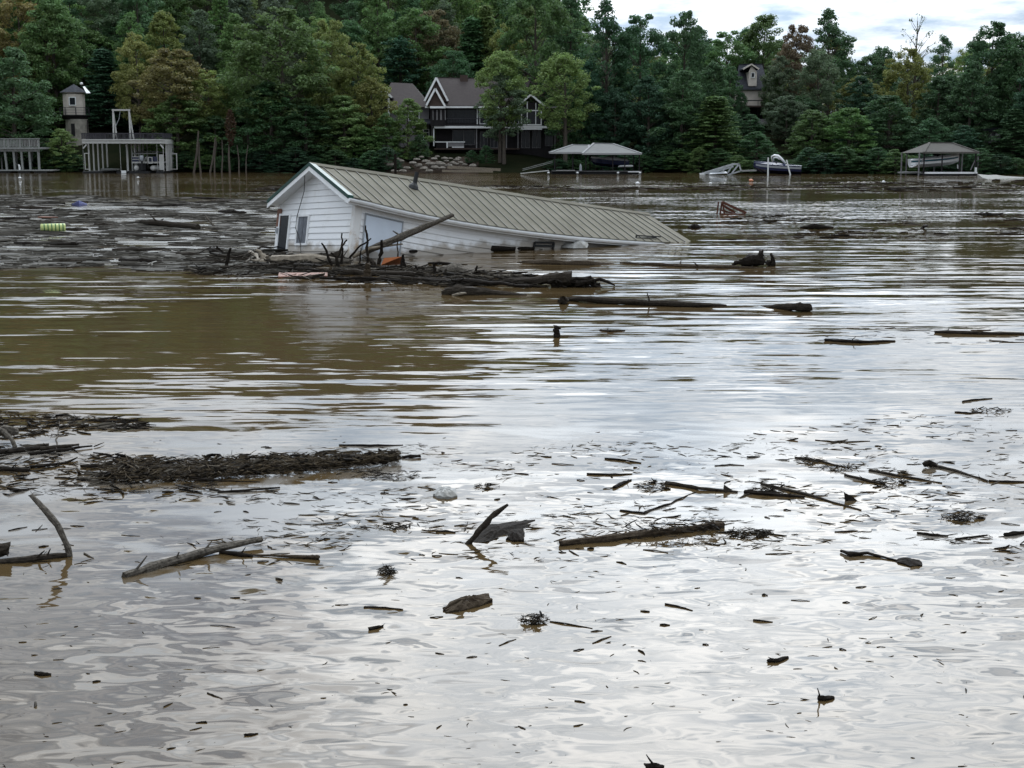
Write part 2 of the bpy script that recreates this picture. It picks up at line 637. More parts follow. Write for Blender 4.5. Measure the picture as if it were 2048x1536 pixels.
def hstrip(prof, x0, x1, nseg=16):
    """closed profile in (y, z) run along the house"""
    mb = MB()
    k = len(prof)
    for i in range(nseg + 1):
        x = x0 + (x1 - x0) * i / nseg
        mb.v += [Vector((x, a, b)) for a, b in prof]
    for i in range(nseg):
        for j in range(k):
            a, b = i * k + j, i * k + (j + 1) % k
            mb.f.append([a, b, b + k, a + k])
    mb.f.append(list(range(k))[::-1])
    mb.f.append(list(range(nseg * k, nseg * k + k)))
    return mb


def zr(y):
    return RR * (1 - abs(y) / (RW / 2))


LEFT = 2.72
hb(hstrip([(-HS, -2.5), (-HS, zr(HS) - .06), (0, RR - .06), (LEFT, zr(LEFT) - .06), (LEFT, -2.5)], 0, RL - .35), 'wall', 'white_siding')
for k in range(13):                                        # lap siding of the long wall, board by board
    zt = .04 - .2 * k
    hb(hstrip([(-HS - .004, zt), (-HS - .012, zt), (-HS - .042, zt - .196), (-HS - .004, zt - .196)], .2, RL - .36, 18), 'siding_board', 'white_siding')


def gw(z, sgn):
    lim = HS if sgn < 0 else LEFT
    return min(lim, (RW / 2) * (1 - z / RR) - .16) if z > -.3 else lim


for k in range(18):                                        # and of the gable
    zt = RR - .16 - .2 * k
    zb = zt - .196
    mb = MB()
    for z, x in ((zt, -.012), (zb, -.042)):
        a, b = -max(.02, gw(z, -1)) + (.14 if z < 0 else 0), max(.02, gw(z, 1))
        mb.v += [Vector((x, a, z)), Vector((x, b, z)), Vector((-.004, a, z)), Vector((-.004, b, z))]
    mb.f += [[0, 1, 5, 4], [4, 5, 7, 6], [0, 4, 6, 2], [1, 3, 7, 5], [0, 2, 3, 1]]
    hb(mb, 'siding_board', 'white_siding')
cb = hb(MB().box((-.055, -HS - .055, -2.5), (.20, -HS - .002, zr(HS) - .07)), 'corner_board', 'stained_trim')
cb['label'] = 'corner board stained brown by the flood'
hb(MB().box((-.058, -HS - .03, -2.5), (-.003, -HS + .14, zr(HS) - .07)), 'corner_board', 'stained_trim')
hb(MB().box((-.056, LEFT - .08, -2.5), (.14, LEFT + .05, zr(LEFT) - .07)), 'corner_board', 'white_trim')
br = hb(MB().box((-.07, LEFT - .22, -.78), (-.045, LEFT + .06, -.18)), 'bare_sheathing', 'salmon_board')
br['label'] = 'torn brown patch where the siding is gone'
mt = hb(MB().box((-.13, LEFT - .16, -1.02), (-.046, LEFT - .03, -.84)), 'meter_box', 'chrome_grey')
# roof
PW = .40
nP = int((RL + .45) / PW)
PW = (RL + .45) / nP
for i in range(nP):
    x0, x1 = -.45 + i * PW, -.45 + (i + 1) * PW
    mb = MB()
    e0, e1 = -RW / 2, -.06
    for x in (x0 + .002, x1 - .002):
        for y in (e0, (e0 + e1) / 2, e1):
            mb.v += [Vector((x, y, zr(y))), Vector((x, y, zr(y) + .02))]
    for j in range(2):
        a = j * 2
        mb.f += [[a + 1, a + 7, a + 9, a + 3], [a, a + 2, a + 8, a + 6]]
    mb.f += [[0, 6, 7, 1], [4, 5, 11, 10]]
    pn = hb(mb, 'roof_panel', 'roof_metal')
    sm = MB()
    for y in (e0 - .012, (e0 + e1) / 2, e1):
        for x, dz in ((x0 - .013, .012), (x0 - .013, .05), (x0 + .013, .05), (x0 + .013, .012)):
            sm.v.append(Vector((x, y, zr(y) + dz)))
    for j in range(2):
        for q in range(4):
            a, b = j * 4 + q, j * 4 + (q + 1) % 4
            sm.f.append([a, b, b + 4, a + 4])
    sm.f += [[3, 2, 1, 0], [8, 9, 10, 11]]
    hb(sm, 'seam', 'shaded_seam_metal', pn)
hb(hstrip([(.06, zr(.06)), (.06, zr(.06) + .022), (RW / 2, .022), (RW / 2, 0)], -.45, RL, 20), 'far_roof_slope', 'roof_metal')
hb(hstrip([(-.16, zr(.16) + .055), (0, RR + .085), (.16, zr(.16) + .055), (.16, zr(.16) + .035), (0, RR + .06), (-.16, zr(.16) + .035)], -.47, RL + .02, 20), 'ridge_cap', 'roof_metal')
hb(hstrip([(-RW / 2 - .015, -.02), (-RW / 2 - .015, -.19), (-RW / 2 + .02, -.19), (-RW / 2 + .02, -.02)], -.44, RL, 20), 'fascia', 'white_trim')
gp = [(-RW / 2 - .02, -.035), (-RW / 2 - .125, -.035), (-RW / 2 - .125, -.08), (-RW / 2 - .10, -.13), (-RW / 2 - .06, -.15), (-RW / 2 - .02, -.15)]
hb(hstrip(gp, -.46, RL - .3, 20), 'gutter', 'white_trim')
hb(hstrip([(-RW / 2 + .02, -.16), (-RW / 2 + .02, -.18), (-HS - .04, -.18), (-HS - .04, -.16)], -.4, RL, 16), 'soffit', 'white_trim')
for sg in (-1, 1):                                          # rake: white board, dark green metal edge, soffit
    for nm_, m_, o0, o1, xa, xb in (('rake_board', 'white_trim', -.005, -.20, -.47, -.44), ('rake_trim', 'dark_green', .075, -.045, -.492, -.30), ('rake_soffit', 'white_trim', -.06, -.08, -.44, -.02)):
        mb = MB()
        ye = sg * (RW / 2 + .02)
        for x in (xa, xb):
            mb.v += [Vector((x, 0, RR + o0)), Vector((x, ye, zr(ye) + o0)), Vector((x, ye, zr(ye) + o1)), Vector((x, 0, RR + o1))]
        mb.f += [[0, 1, 2, 3], [7, 6, 5, 4], [0, 4, 5, 1], [2, 6, 7, 3], [1, 5, 6, 2]]
        hb(mb, nm_, m_)
vp = hb(MB().tube([(3.05, -.75, .80), (3.07, -.75, .92), (3.09, -.76, 1.02), (3.12, -.77, 1.38)], [.19, .15, .075, .07], 10), 'vent_pipe', 'black')
# gable windows
for (y0, y1, z0, z1, cur) in ((1.86, 2.52, -2.0, -.42, False), (.50, 1.18, -1.36, -.48, True)):
    fr = MB()
    t = .07
    x0, x1 = -.085, -.02
    fr.box((x0, y0 - t, z0 - t), (x1, y0, z1 + t)).box((x0, y1, z0 - t), (x1, y1 + t, z1 + t)).box((x0, y0, z1), (x1, y1, z1 + t)).box((x0, y0, z0 - t), (x1, y1, z0))
    f_ = hb(fr, 'window', 'white_trim')
    hb(MB().box((-.058, y0, z0), (-.046, y1, z1)), 'pane', 'curtain' if cur else 'window_glass', f_)
    if cur:
        hb(MB().box((-.07, (y0 + y1) / 2 - .02, z0), (-.062, (y0 + y1) / 2 + .02, z1)), 'mullion', 'curtain', f_)
pb = MB().box((.36, -HS - .075, -1.95), (1.68, -HS - .045, -.40))
pbo = hb(pb, 'boarded_opening', 'board_panel')
tr = MB()
for a, b in (((.32, -.36), (1.72, -.36)), ((.335, -2.), (.335, -.36)), ((1.70, -2.), (1.70, -.36))):
    tr.bar((a[0], -HS - .075, a[1]), (b[0], -HS - .075, b[1]), .035)
hb(tr, 'opening_trim', 'chrome_grey', pbo)
wr = MB().tube([(-.40, .42, 1.0), (-.18, .75, .35), (-.10, 1.25, -.5), (-.09, 1.27, -.85), (-.09, 1.05, -1.1), (-.12, .72, -1.45), (-.12, .6, -1.9)], .014, 5)
hb(wr, 'cable', 'wire')
fm = MB()
for a, b in (((6.93, -.62), (6.97, -.36)), ((6.97, -.36), (7.77, -.30)), ((7.77, -.30), (7.75, -.62)), ((7.0, -.47), (7.75, -.42))):
    fm.bar((a[0], -HS - .09, a[1]), (b[0], -HS - .09, b[1]), .06)
hb(fm, 'window_sash', 'black')
fm = MB()
for a, b in (((11.42, -.02), (11.46, .20)), ((11.46, .19), (12.6, .20)), ((11.46, .10), (12.4, .16))):
    fm.bar((a[0], -HS - .07, a[1]), (b[0], -HS - .07, b[1]), .045)
hb(fm, 'lower_window_frame', 'black')

# ------------------------------------------------------------------ things on the far shore


def px_box(mb, x0, y0, x1, y1, d, depth, front=0.0):
    """box whose front face fills a pixel rectangle at ground distance d"""
    a, b = P(x0, y1, d), P(x1, y0, d)
    mb.box((a.x, d - front, a.z), (b.x, d + depth, b.z))
    return mb


def frame_rect(mb, x0, y0, x1, y1, d, wpx, dep=.12):
    a, b = P(x0, y1, d), P(x1, y0, d)
    t = wpx * d / 2800
    mb.box((a.x, d - dep, a.z), (a.x + t, d, b.z)).box((b.x - t, d - dep, a.z), (b.x, d, b.z))
    mb.box((a.x + t, d - dep, b.z - t), (b.x - t, d, b.z)).box((a.x + t, d - dep, a.z), (b.x - t, d, a.z + t))
    return mb


def gable_roof(mb, peak, lf, rf, depth, th=.18):
    """gable facing the camera, ridge running away"""
    pk, a, b = Vector(peak), Vector(lf), Vector(rf)
    o = Vector((0, depth, 0))
    for f_ in (a, b):
        mb.quadbox([pk, f_, f_ + o, pk + o], (0, 0, th))
    return mb


# --- grey raised deck at the edge of the cove
d = 181
dk = empty('raised_deck', P(20, 345, d), 'weathered grey raised wooden deck with railing standing on tall posts over floats', 'deck')
dep = 5.0
a, b = P(-60, 300, d), P(79, 295, d)
px_box(MB(), -60, 294.5, 80, 298.5, d, dep, .15).build('deck_floor', 'dock_grey', dk)
px_box(MB(), -60, 299, 78, 303, d, .25, -.1).build('beam', 'dock_grey', dk)
for x0, x1 in ((-40, -37), (-14, -10), (8, 13), (25.5, 29), (41, 44.5), (57, 60), (75, 77.5)):
    p0, p1 = P(x0, 302, d), P(x1, 344, d)
    MB().bar((p0.x, d + .3, p0.z), (p1.x, d + .3, .3), .24).build('post', 'dock_grey', dk)
for x0 in (-20, 4, 34, 65):
    p0 = P(x0, 302, d + dep)
    MB().bar((p0.x, d + dep - .3, P(0, 300, d).z), (p0.x, d + dep - .3, .2), .2).build('post', 'dock_grey', dk)
for xx in (-50, -22, 8.5, 15.5, 40, 58, 77):
    px_box(MB(), xx - .9, 277, xx + .9, 295, d, .12).build('rail_post', 'dock_grey', dk)
px_box(MB(), -60, 276.5, 79, 278.5, d, .18, .05).build('top_rail', 'dock_grey', dk)
bl = MB()
for i in range(46):
    xx = -58 + i * 2.9
    px_box(bl, xx, 279, xx + 1.1, 293.5, d, .05, -.03)
bo = bl.build('balusters', 'dock_grey', dk)
bo['kind'] = 'stuff'
for x0, x1 in ((47, 56.5), (59.5, 74.5)):
    px_box(MB(), x0, 280, x1, 292.5, d, .03, -.09).build('rail_panel', 'dock_white', dk)
fl = empty('float_dock', P(50, 345, d - .8), 'low floating walkway on black floats under the raised deck', 'dock')
px_box(MB(), -60, 339.8, 104, 342, d - .8, 3.5).build('walkway', 'dock_grey', fl)
for x0, x1 in ((-50, 20), (36, 60), (68, 94)):
    px_box(MB(), x0, 342.2, x1, 347, d - .6, 3).build('float', 'black', fl)
p0 = P(39.5, 340, d - .5)
tag(MB().tube([p0, p0 + Vector((0, 0, .25)), p0 + Vector((-.03, 0, .55)), p0 + Vector((-.12, 0, .72))], [.13, .13, .12, .05], 8).build('bollard', 'white_plastic'), 'white rounded bollard standing on the float dock under the grey deck', 'bollard')

# --- round observation tower
d = 196
tw = empty('lookout_tower', P(152, 345, d), 'beige lookout tower on a round stone base with balcony and dark peaked roof', 'tower')
cx_ = P(153, 300, d).x
zb, zf, ze = terrain(cx_, d) - 1, P(0, 231, d).z, P(0, 188, d).z
q = []
for zz, rr in ((zb, 1.55), (zf - .5, 1.5)):
    q.append((cx_ + .25, d, zz))
MB().tube(q, [1.55, 1.5], 20).build('stone_shaft', 'stone_tower', tw, smooth=False)


def ngon_ring(r, z, k=8, ph=.39):
    return [Vector((cx_ + r * math.cos(ph + 2 * PI * i / k), d + r * math.sin(ph + 2 * PI * i / k), z)) for i in range(k)]


def ngon_prism(r0, z0, r1, z1):
    mb = MB()
    mb.poly(ngon_ring(r0, z0) + ngon_ring(r1, z1), [(i, (i + 1) % 8, 8 + (i + 1) % 8, 8 + i) for i in range(8)] + [tuple(range(8))[::-1], tuple(range(8, 16))])
    return mb


ngon_prism(1.45, zf, 1.45, ze).build('lookout_room', 'wall_beige', tw)
ngon_prism(1.5, zf - .55, 1.95, zf - .05).build('corbel', 'wall_dark', tw)
ngon_prism(1.95, zf - .05, 1.95, zf + .06).build('balcony_floor', 'wall_dark', tw)
bk = ngon_ring(1.9, zf)
rl = MB()
for i in range(8):
    rl.bar(bk[i], bk[i] + Vector((0, 0, 1.05)), .1)
    for hgt in (1.05, .7, .35):
        rl.bar(bk[i] + Vector((0, 0, hgt)), bk[(i + 1) % 8] + Vector((0, 0, hgt)), .06 if hgt > 1 else .03)
rl.build('balcony_rail', 'rail_dark', tw)
ngon_prism(1.72, ze + .12, 1.72, ze + .22).build('eave', 'wall_beige', tw)
rf = MB()
apex = Vector((cx_ + .1, d, P(0, 168, d).z))
rf.poly(ngon_ring(1.85, ze + .2) + [apex], [(i, (i + 1) % 8, 8) for i in range(8)] + [tuple(range(8))[::-1]])
rfo = rf.build('roof', 'shingle_dark', tw)
bp = P(163, 167.5, d - .4)
MB().tube([bp + Vector((0, 0, -.2)), bp + Vector((0, 0, -.15)), bp, bp + Vector((0, 0, .15)), bp + Vector((0, 0, .2))], [.04, .16, .23, .16, .03], 10).build('finial', 'white_plastic', rfo, smooth=True)
MB().quadbox([P(166, 174, d - 1.2), P(169, 173, d - .9), P(181, 186.5, d - 1.9), P(172.5, 186.8, d - 2.1)], (0, 0, .05)).build('skylight', 'white_trim', rfo)
wf = frame_rect(MB(), 138.5, 194, 151.5, 211, d - 1.55, 1.3).build('window', 'white_trim', tw)
px_box(MB(), 140, 195.3, 150, 209.7, d - 1.5, .06).build('pane', 'window_glass', wf)
px_box(MB(), 143, 247, 149, 272, d - 1.62, .1).build('slit_window', 'black', tw)
MB().bar(P(175, 240, d - .6), P(176.5, 285, d - .6), .12).build('drain_pipe', 'wall_dark', tw)

# --- two-storey covered dock
d = 178
dd = empty('covered_dock', P(255, 346, d), 'two level covered dock with pale posts and a dark railed sun deck on top', 'dock')
dep = 8.0
px_box(MB(), 164.5, 281.5, 328, 287, d, .25, .1).build('front_beam', 'dock_white', dd)
a, b = P(164.5, 281, d), P(328, 279.5, d)
rt = P(345, 281, d + dep)
MB().poly([(a.x, d - .2, a.z), (b.x, d - .2, a.z), (rt.x, d + dep, a.z), (a.x + .6, d + dep, a.z), (a.x, d - .2, a.z + .16), (b.x, d - .2, a.z + .16), (rt.x, d + dep, a.z + .16), (a.x + .6, d + dep, a.z + .16)],
          [(3, 2, 1, 0), (4, 5, 6, 7), (0, 1, 5, 4), (1, 2, 6, 5), (2, 3, 7, 6), (3, 0, 4, 7)]).build('sun_deck', 'dock_white', dd)
zt_ = P(0, 287, d).z
MB().bar((b.x, d, zt_ + .2), (rt.x, d + dep, zt_ + .2), .2, .5).build('side_beam', 'dock_white', dd)
for x0, x1, dz in ((165, 167.6, 0), (177.5, 180, 0), (239, 241.8, 0), (251.5, 254.3, 0), (313, 315.5, 0), (325.3, 328, 0)):
    q0, q1 = P(x0, 287, d), P(x1, 341, d)
    MB().box((q0.x, d, .25), (q1.x, d + .2, zt_)).build('post', 'dock_white', dd)
for i in range(1, 6):                                   # posts of the side rows going back
    yy = d + dep * i / 5
    xr = b.x + (rt.x - b.x) * i / 5
    MB().bar((xr, yy, .25), (xr, yy, zt_), .17).build('post', 'dock_white', dd)
    MB().bar((a.x + .15 + .12 * i, yy, .25), (a.x + .15 + .12 * i, yy, zt_), .17).build('post', 'dock_white', dd)
    if i < 5:
        xm = P(246, 300, d).x + i * .12
        MB().bar((xm, yy, .25), (xm, yy, zt_), .16).build('post', 'dock_white', dd)
        MB().bar((xm + .9, yy, .25), (xm + .9, yy, zt_), .14).build('post', 'dock_white', dd)
for (u0, v0, u1, v1) in ((166.5, 297, 173, 289), (327, 297, 321, 289)):
    MB().bar(P(u0, v0, d), P(u1, v1, d), .14).build('knee_brace', 'dock_white', dd)
frame_rect(MB(), 170.5, 306, 178, 339, d - .1, 1.3).build('gate_frame', 'dock_white', dd)
frame_rect(MB(), 342, 306.5, 354, 339, d + 4, 1.6).build('gate_frame', 'dock_white', dd)
px_box(MB(), 319, 309, 327, 340, d + .5, .08).build('side_panel', 'dock_white', dd)
zr0, zr1 = a.z + .16, P(0, 266.5, d).z
rp = MB()
corners = [Vector((a.x, d - .1, 0)), Vector((b.x, d - .1, 0)), Vector((rt.x, d + dep - .1, 0)), Vector((a.x + .6, d + dep - .1, 0))]
for i, k_ in ((0, 7), (1, 5), (2, 7), (3, 5)):
    c0, c1 = corners[i], corners[(i + 1) % 4]
    for hh in (zr1, zr0 + .12):
        rp.bar((c0.x, c0.y, hh), (c1.x, c1.y, hh), .07)
    for j in range(k_):
        c = c0.lerp(c1, j / k_)
        MB().bar((c.x, c.y, zr0), (c.x, c.y, zr1), .08).build('rail_post', 'rail_dark', dd)
    for j in range(k_ * 9):
        c = c0.lerp(c1, (j + .5) / (k_ * 9))
        rp.bar((c.x, c.y, zr0 + .1), (c.x, c.y, zr1), .035)
rpo = rp.build('railing', 'rail_dark', dd)
rpo['kind'] = 'stuff'
fr = MB()
sw = empty('swing_frame', P(245, 280, d - .05), 'tall pale A frame swing arch standing on the sun deck of the covered dock', 'swing frame')
y_ = d + .6
for tp, bt in (((226, 221), (229, 280)), ((226, 221), (232.5, 280)), ((258, 221), (262.5, 280)), ((258, 221), (266, 280))):
    p0, p1 = P(*tp, y_), P(*bt, y_)
    MB().bar(p0, (p1.x, y_ + (.35 if bt[0] in (232.5, 266) else -.35), zr0), .15).build('leg', 'dock_white', sw)
MB().bar(P(224, 220, y_), P(260, 220, y_), .2).build('crossbar', 'dock_white', sw)
MB().tube([P(240.5, 221, y_), P(238, 238, y_), P(231, 253, y_)], .035, 5).build('rope', 'chrome_grey', sw)
for x0, x1 in ((166, 207), (234, 256), (258, 300), (313, 328)):
    q0, q1 = P(x0, 341, d), P(x1, 346, d)
    MB().box((q0.x, d - .3, -.1), (q1.x, d + dep, .24)).build('float', 'black', dd)
q0, q1 = P(201, 337, d + 5), P(239, 339, d + 5)
MB().box((q0.x, d + 5, .3), (q1.x, d + 6.2, .5)).build('walkway', 'dock_grey', dd)
q0 = P(247, 343, d - .4)
MB().box((q0.x - .25, d - .55, .02), (q0.x + .35, d - .4, .34)).build('bumper', 'white_plastic', dd)

# pontoon boat in the right bay
pt = empty('pontoon_boat', P(288, 345, d + 1.5), 'pontoon boat with pale canopy and grey outboard motor parked under the covered dock', 'boat')
y0 = d + .9
for cx0 in (272, 305):
    c = P(cx0, 333, y0)
    MB().tube([(c.x, y0, .62), (c.x, y0 + .1, .62), (c.x, y0 + 5.5, .62), (c.x, y0 + 6.2, .85)], [.2, .33, .33, .05], 12).build('pontoon', 'dock_white', pt, smooth=True)
px_box(MB(), 263.5, 323.5, 315, 326.5, y0, 6).build('deck', 'dock_white', pt)
px_box(MB(), 264, 313, 277, 323.2, y0, .06).build('fence_panel', 'gelcoat_navy', pt)
px_box(MB(), 299, 313, 314, 323.2, y0, .06).build('fence_panel', 'gelcoat_navy', pt)
for zz in (313, 318):
    px_box(MB(), 264, zz, 278, zz + 1.2, y0 - .06, .06).build('rail', 'dock_white', pt)
frame_rect(MB(), 297, 314, 305, 327, y0 - .2, 1.3).build('ladder', 'dock_white', pt)
MB().tube([P(289, 324, y0 - .1), P(291, 315, y0 - .1), P(293.5, 313, y0 - .1), P(295, 324, y0 - .1)], .05, 6).build('grab_rail', 'dock_white', pt)
for xx in (265, 313):
    MB().bar(P(xx, 323, y0 + 1), P(xx, 304, y0 + 1), .05).build('canopy_pole', 'aluminium', pt)
    MB().bar(P(xx, 323, y0 + 3.5), P(xx, 304, y0 + 3.5), .05).build('canopy_pole', 'aluminium', pt)
c0, c1 = P(264, 306, y0), P(313, 302, y0)
rws = [[(c0.x + (c1.x - c0.x) * i / 8, y0 + .3 + j * 1.1, c0.z + (c1.z - c0.z) * (1 - (2 * i / 8 - 1) ** 4) * (1 if 0 < j < 4 else .7)) for i in range(9)] for j in range(5)]
cn = MB().grid(rws)
cn.quadbox([rws[0][0], rws[0][8], Vector(rws[0][8]) + Vector((0, 0, -.12)), Vector(rws[0][0]) + Vector((0, 0, -.12))], (0, .04, 0))
cn.build('canopy', 'canopy_white', pt)
mo = MB()
m0 = P(283.5, 318, y0 - .5)
mo.tube([m0 + Vector((0, 0, .45)), m0 + Vector((0, 0, .4)), m0 + Vector((0, 0, .1)), m0 + Vector((0, 0, -.15)), m0 + Vector((0, 0, -.3))], [.1, .24, .27, .2, .12], 9)
mt_ = mo.build('outboard_motor', 'chrome_grey', pt, smooth=True)
MB().box((m0.x - .09, m0.y - .12, m0.z - 1.35), (m0.x + .09, m0.y + .12, m0.z - .3)).build('shaft', 'black', mt_)
px_box(MB(), 277, 325, 291, 341, y0 + .15, .5).build('motor_well', 'black', pt)

# --- big lake house with a lower wing
d = 194
lh = empty('lake_house', P(960, 305, d), 'large dark two storey lake house with white trim and brown shingle roof', 'house')
px_box(MB(), 862, 214, 1040, 252, d + .6, 8).build('upper_wall', 'wall_dark', lh)
px_box(MB(), 872, 254, 1112, 302, d + .9, 8).build('lower_wall', 'wall_dark', lh)
px_box(MB(), 874, 296, 1112, 345, d + .4, 8).build('foundation', 'wall_dark', lh)
px_box(MB(), 868, 252, 1114, 256.5, d - 1.2, 1.9).build('deck_edge', 'white_trim', lh)
px_box(MB(), 869, 248.5, 1036, 251.8, d - 1.1, .1).build('deck_sill', 'wall_dark', lh)
rl = MB()
for i in range(52):
    xx = 872 + i * 3.1
    px_box(rl, xx, 238, xx + .5, 252, d - 1.05, .03)
px_box(rl, 870, 236.6, 1035, 238, d - 1.1, .08)
ro_ = rl.build('balcony_railing', 'rail_dark', lh)
ro_['kind'] = 'stuff'
e0, e1 = P(852, 214, d - .8), P(1045, 214, d - .8)
r0, r1 = P(872, 157, d + 5), P(1062, 160, d + 5)
mr = MB()
mr.quadbox([e0, e1, r1, r0], (0, .1, .2))
back = Vector((0, 5.5, 0))
mr.quadbox([r0, r1, Vector((e1.x, d + 10.5, e1.z)), Vector((e0.x, d + 10.5, e0.z))], (0, -.1, .2))
rf_ = mr.build('roof', 'shingle_brown', lh)
px_box(MB(), 850, 212.5, 1045, 216, d - .9, .12).build('gutter_board', 'white_trim', lh)
px_box(MB(), 920.5, 150, 935, 175, d + 4.2, 1.1).build('chimney', 'wall_brown', rf_)
# nested gables
for k_, (pk, lf, rg, dd_, dpt) in enumerate((((872.5, 156.5), (849, 203), (896, 203), d - .9, 6), ((870.5, 178), (852.5, 212), (890.5, 214), d - 2.0, 3))):
    pk3, l3, r3 = P(*pk, dd_), P(*lf, dd_), P(*rg, dd_)
    gr_ = gable_roof(MB(), pk3, l3, r3, dpt).build('gable_roof', 'shingle_brown', lh)
    for f3 in (l3, r3):
        MB().bar(pk3 + Vector((0, -.1, .06)), f3 + Vector((0, -.1, .06)), .1, .26).build('rake_board', 'white_trim', gr_)
    ins = Vector((0, .3, 0))
    MB().poly([pk3 + ins, l3 + ins, r3 + ins], [(0, 1, 2)]).build('gable_wall', 'wall_brown', gr_)
px_box(MB(), 860, 212.5, 891, 216.5, d - 2.1, .3).build('gable_sill', 'white_trim', lh)
px_box(MB(), 861, 216.8, 889, 251.8, d - 1.4, 1.9).build('bay_wall', 'wall_dark', lh)
for xx, wdt in ((866, 1.6), (874, 2.4), (882, 3.2), (890.5, 1.6), (910, 1.5), (939, 1.5)):
    px_box(MB(), xx - wdt / 2, 220, xx + wdt / 2, 240, d - 1.55 if xx < 892 else d + .45, .1).build('window_mullion', 'wall_grey', lh)


def window(parent, x0, y0, x1, y1, dist, wpx=1.6, mull=(), tr_=(), fm='white_trim'):
    f_ = frame_rect(MB(), x0, y0, x1, y1, dist, wpx).build('window', fm, parent)
    px_box(MB(), x0 + wpx, y0 + wpx, x1 - wpx, y1 - wpx, dist - .06, .04).build('pane', 'window_glass', f_)
    for m_ in mull:
        px_box(MB(), m_ - wpx / 2.4, y0 + wpx, m_ + wpx / 2.4, y1 - wpx, dist - .1, .035).build('mullion', fm, f_)
    for m_ in tr_:
        px_box(MB(), x0 + wpx, m_ - wpx / 2.4, x1 - wpx, m_ + wpx / 2.4, dist - .13, .025).build('transom', fm, f_)
    return f_


window(lh, 893, 219, 952, 246, d + .5, .5, (912, 932), fm='wall_dark')
px_box(MB(), 953.5, 216.5, 956, 252, d + .4, .15).build('trim_post', 'white_trim', lh)
window(lh, 958.5, 217.5, 974.5, 248.5, d + .5, 1.8)
window(lh, 984, 219, 1002, 248, d + .5, 1.4)
window(lh, 1005, 219, 1020, 249, d + .5, 1.4)
window(lh, 1022, 221, 1038, 249, d + .5, 1.6, (1029,))
by = MB()
px_box(by, 1041, 205, 1084, 251, d - 1.0, 2.2)
byo = by.build('bay_window', 'wall_dark', lh)
window(lh, 1042, 220, 1083.5, 250.5, d - 1.06, 2.0, (1054.5, 1071.5))
px_box(MB(), 1053.5, 203, 1055.5, 219, d - 1.2, .12).build('bay_mullion', 'white_trim', lh)
px_box(MB(), 1071, 206, 1072.5, 219, d - 1.2, .12).build('bay_mullion', 'white_trim', lh)
px_box(MB(), 1040, 251.3, 1084, 259.5, d - 1.3, 2.4).build('bay_sill', 'white_trim', lh)
pk3, l3, r3 = P(1062, 190, d - 1.3), P(1034, 214, d - 1.3), P(1090, 214, d - 1.3)
gr_ = gable_roof(MB(), pk3, l3, r3, 4).build('gable_roof', 'shingle_brown', lh)
for f3 in (l3, r3):
    MB().bar(pk3 + Vector((0, -.1, .06)), f3 + Vector((0, -.1, .06)), .1, .24).build('rake_board', 'white_trim', gr_)
px_box(MB(), 1086, 215, 1112, 253, d + 1, 6).build('end_wall', 'wall_dark', lh)
px_box(MB(), 1084, 213, 1116, 216, d + .2, 7).build('end_eave', 'wall_grey', lh)
for xx in (867.5, 953, 1013, 1036, 1110):
    px_box(MB(), xx - 1, 257, xx + 1, 292 if xx < 900 else 300, d - .9, .2).build('porch_post', 'white_trim' if xx < 900 else 'wall_grey', lh)
for x0, x1, y0_, y1_ in ((905, 950, 260, 290), (960, 976, 263, 296), (980, 996, 263, 296), (1042, 1060, 262, 296), (1064, 1082, 262, 296), (1090, 1106, 262, 292)):
    window(lh, x0, y0_, x1, y1_, d + .85, .9, ((x0 + x1) / 2,), fm='wall_grey')
rl = MB()
px_box(rl, 870, 283, 930, 284.8, d - 1.2, .1)
px_box(rl, 904, 293.5, 928, 295.2, d - 1.2, .1)
px_box(rl, 893, 284.8, 895.5, 296, d - 1.2, .12)
rl.build('porch_rail', 'white_trim', lh)
px_box(MB(), 896, 285, 928, 293.3, d - 1.1, .05).build('porch_panel', 'wall_grey', lh)
px_box(MB(), 868, 296.5, 1040, 299, d - 1.3, 2).build('porch_floor', 'wall_brown', lh)

d = 197
wg = empty('guest_wing', P(810, 300, d), 'lower wing with brown hipped shingle roof and white windows beside the lake house', 'house')
px_box(MB(), 765, 212, 858, 300, d, 8).build('wall', 'wall_grey', wg)
e0, e1, r0, r1 = P(757, 214, d - .8), P(861, 214, d - .8), P(782, 165, d + 4.5), P(825, 167, d + 4.5)
b0, b1 = Vector((e0.x, d + 10, e0.z)), Vector((e1.x, d + 10, e1.z))
MB().poly([e0, e1, b1, b0, r0, r1], [(0, 1, 5, 4), (1, 2, 5), (2, 3, 4, 5), (3, 0, 4), (0, 3, 2, 1)]).build('roof', 'shingle_brown', wg)
pk3, l3, r3 = P(766, 180, d - 2), P(744, 200, d - 2), P(784, 196, d - 2)
gr_ = gable_roof(MB(), pk3, l3, r3, 4).build('gable_roof', 'shingle_brown', wg)
for f3 in (l3, r3):
    MB().bar(pk3 + Vector((0, -.1, .06)), f3 + Vector((0, -.1, .06)), .1, .26).build('rake_board', 'white_trim', gr_)
px_box(MB(), 748, 197, 779, 240, d - 1.7, 3).build('gable_wall', 'wall_dark', wg)
px_box(MB(), 776, 196, 779.5, 235, d - 1.8, .1).build('corner_trim', 'white_trim', wg)
window(wg, 816, 222, 839, 243, d - .05, 1.8, (827,))
window(wg, 835, 258, 859, 282, d - .05, 1.8, (847,), (265,))
MB().quadbox([P(835, 248, d - 3), P(876, 250, d - 3), P(872, 241, d), P(838, 240, d)], (0, 0, .15)).build('porch_roof', 'shingle_dark', wg)

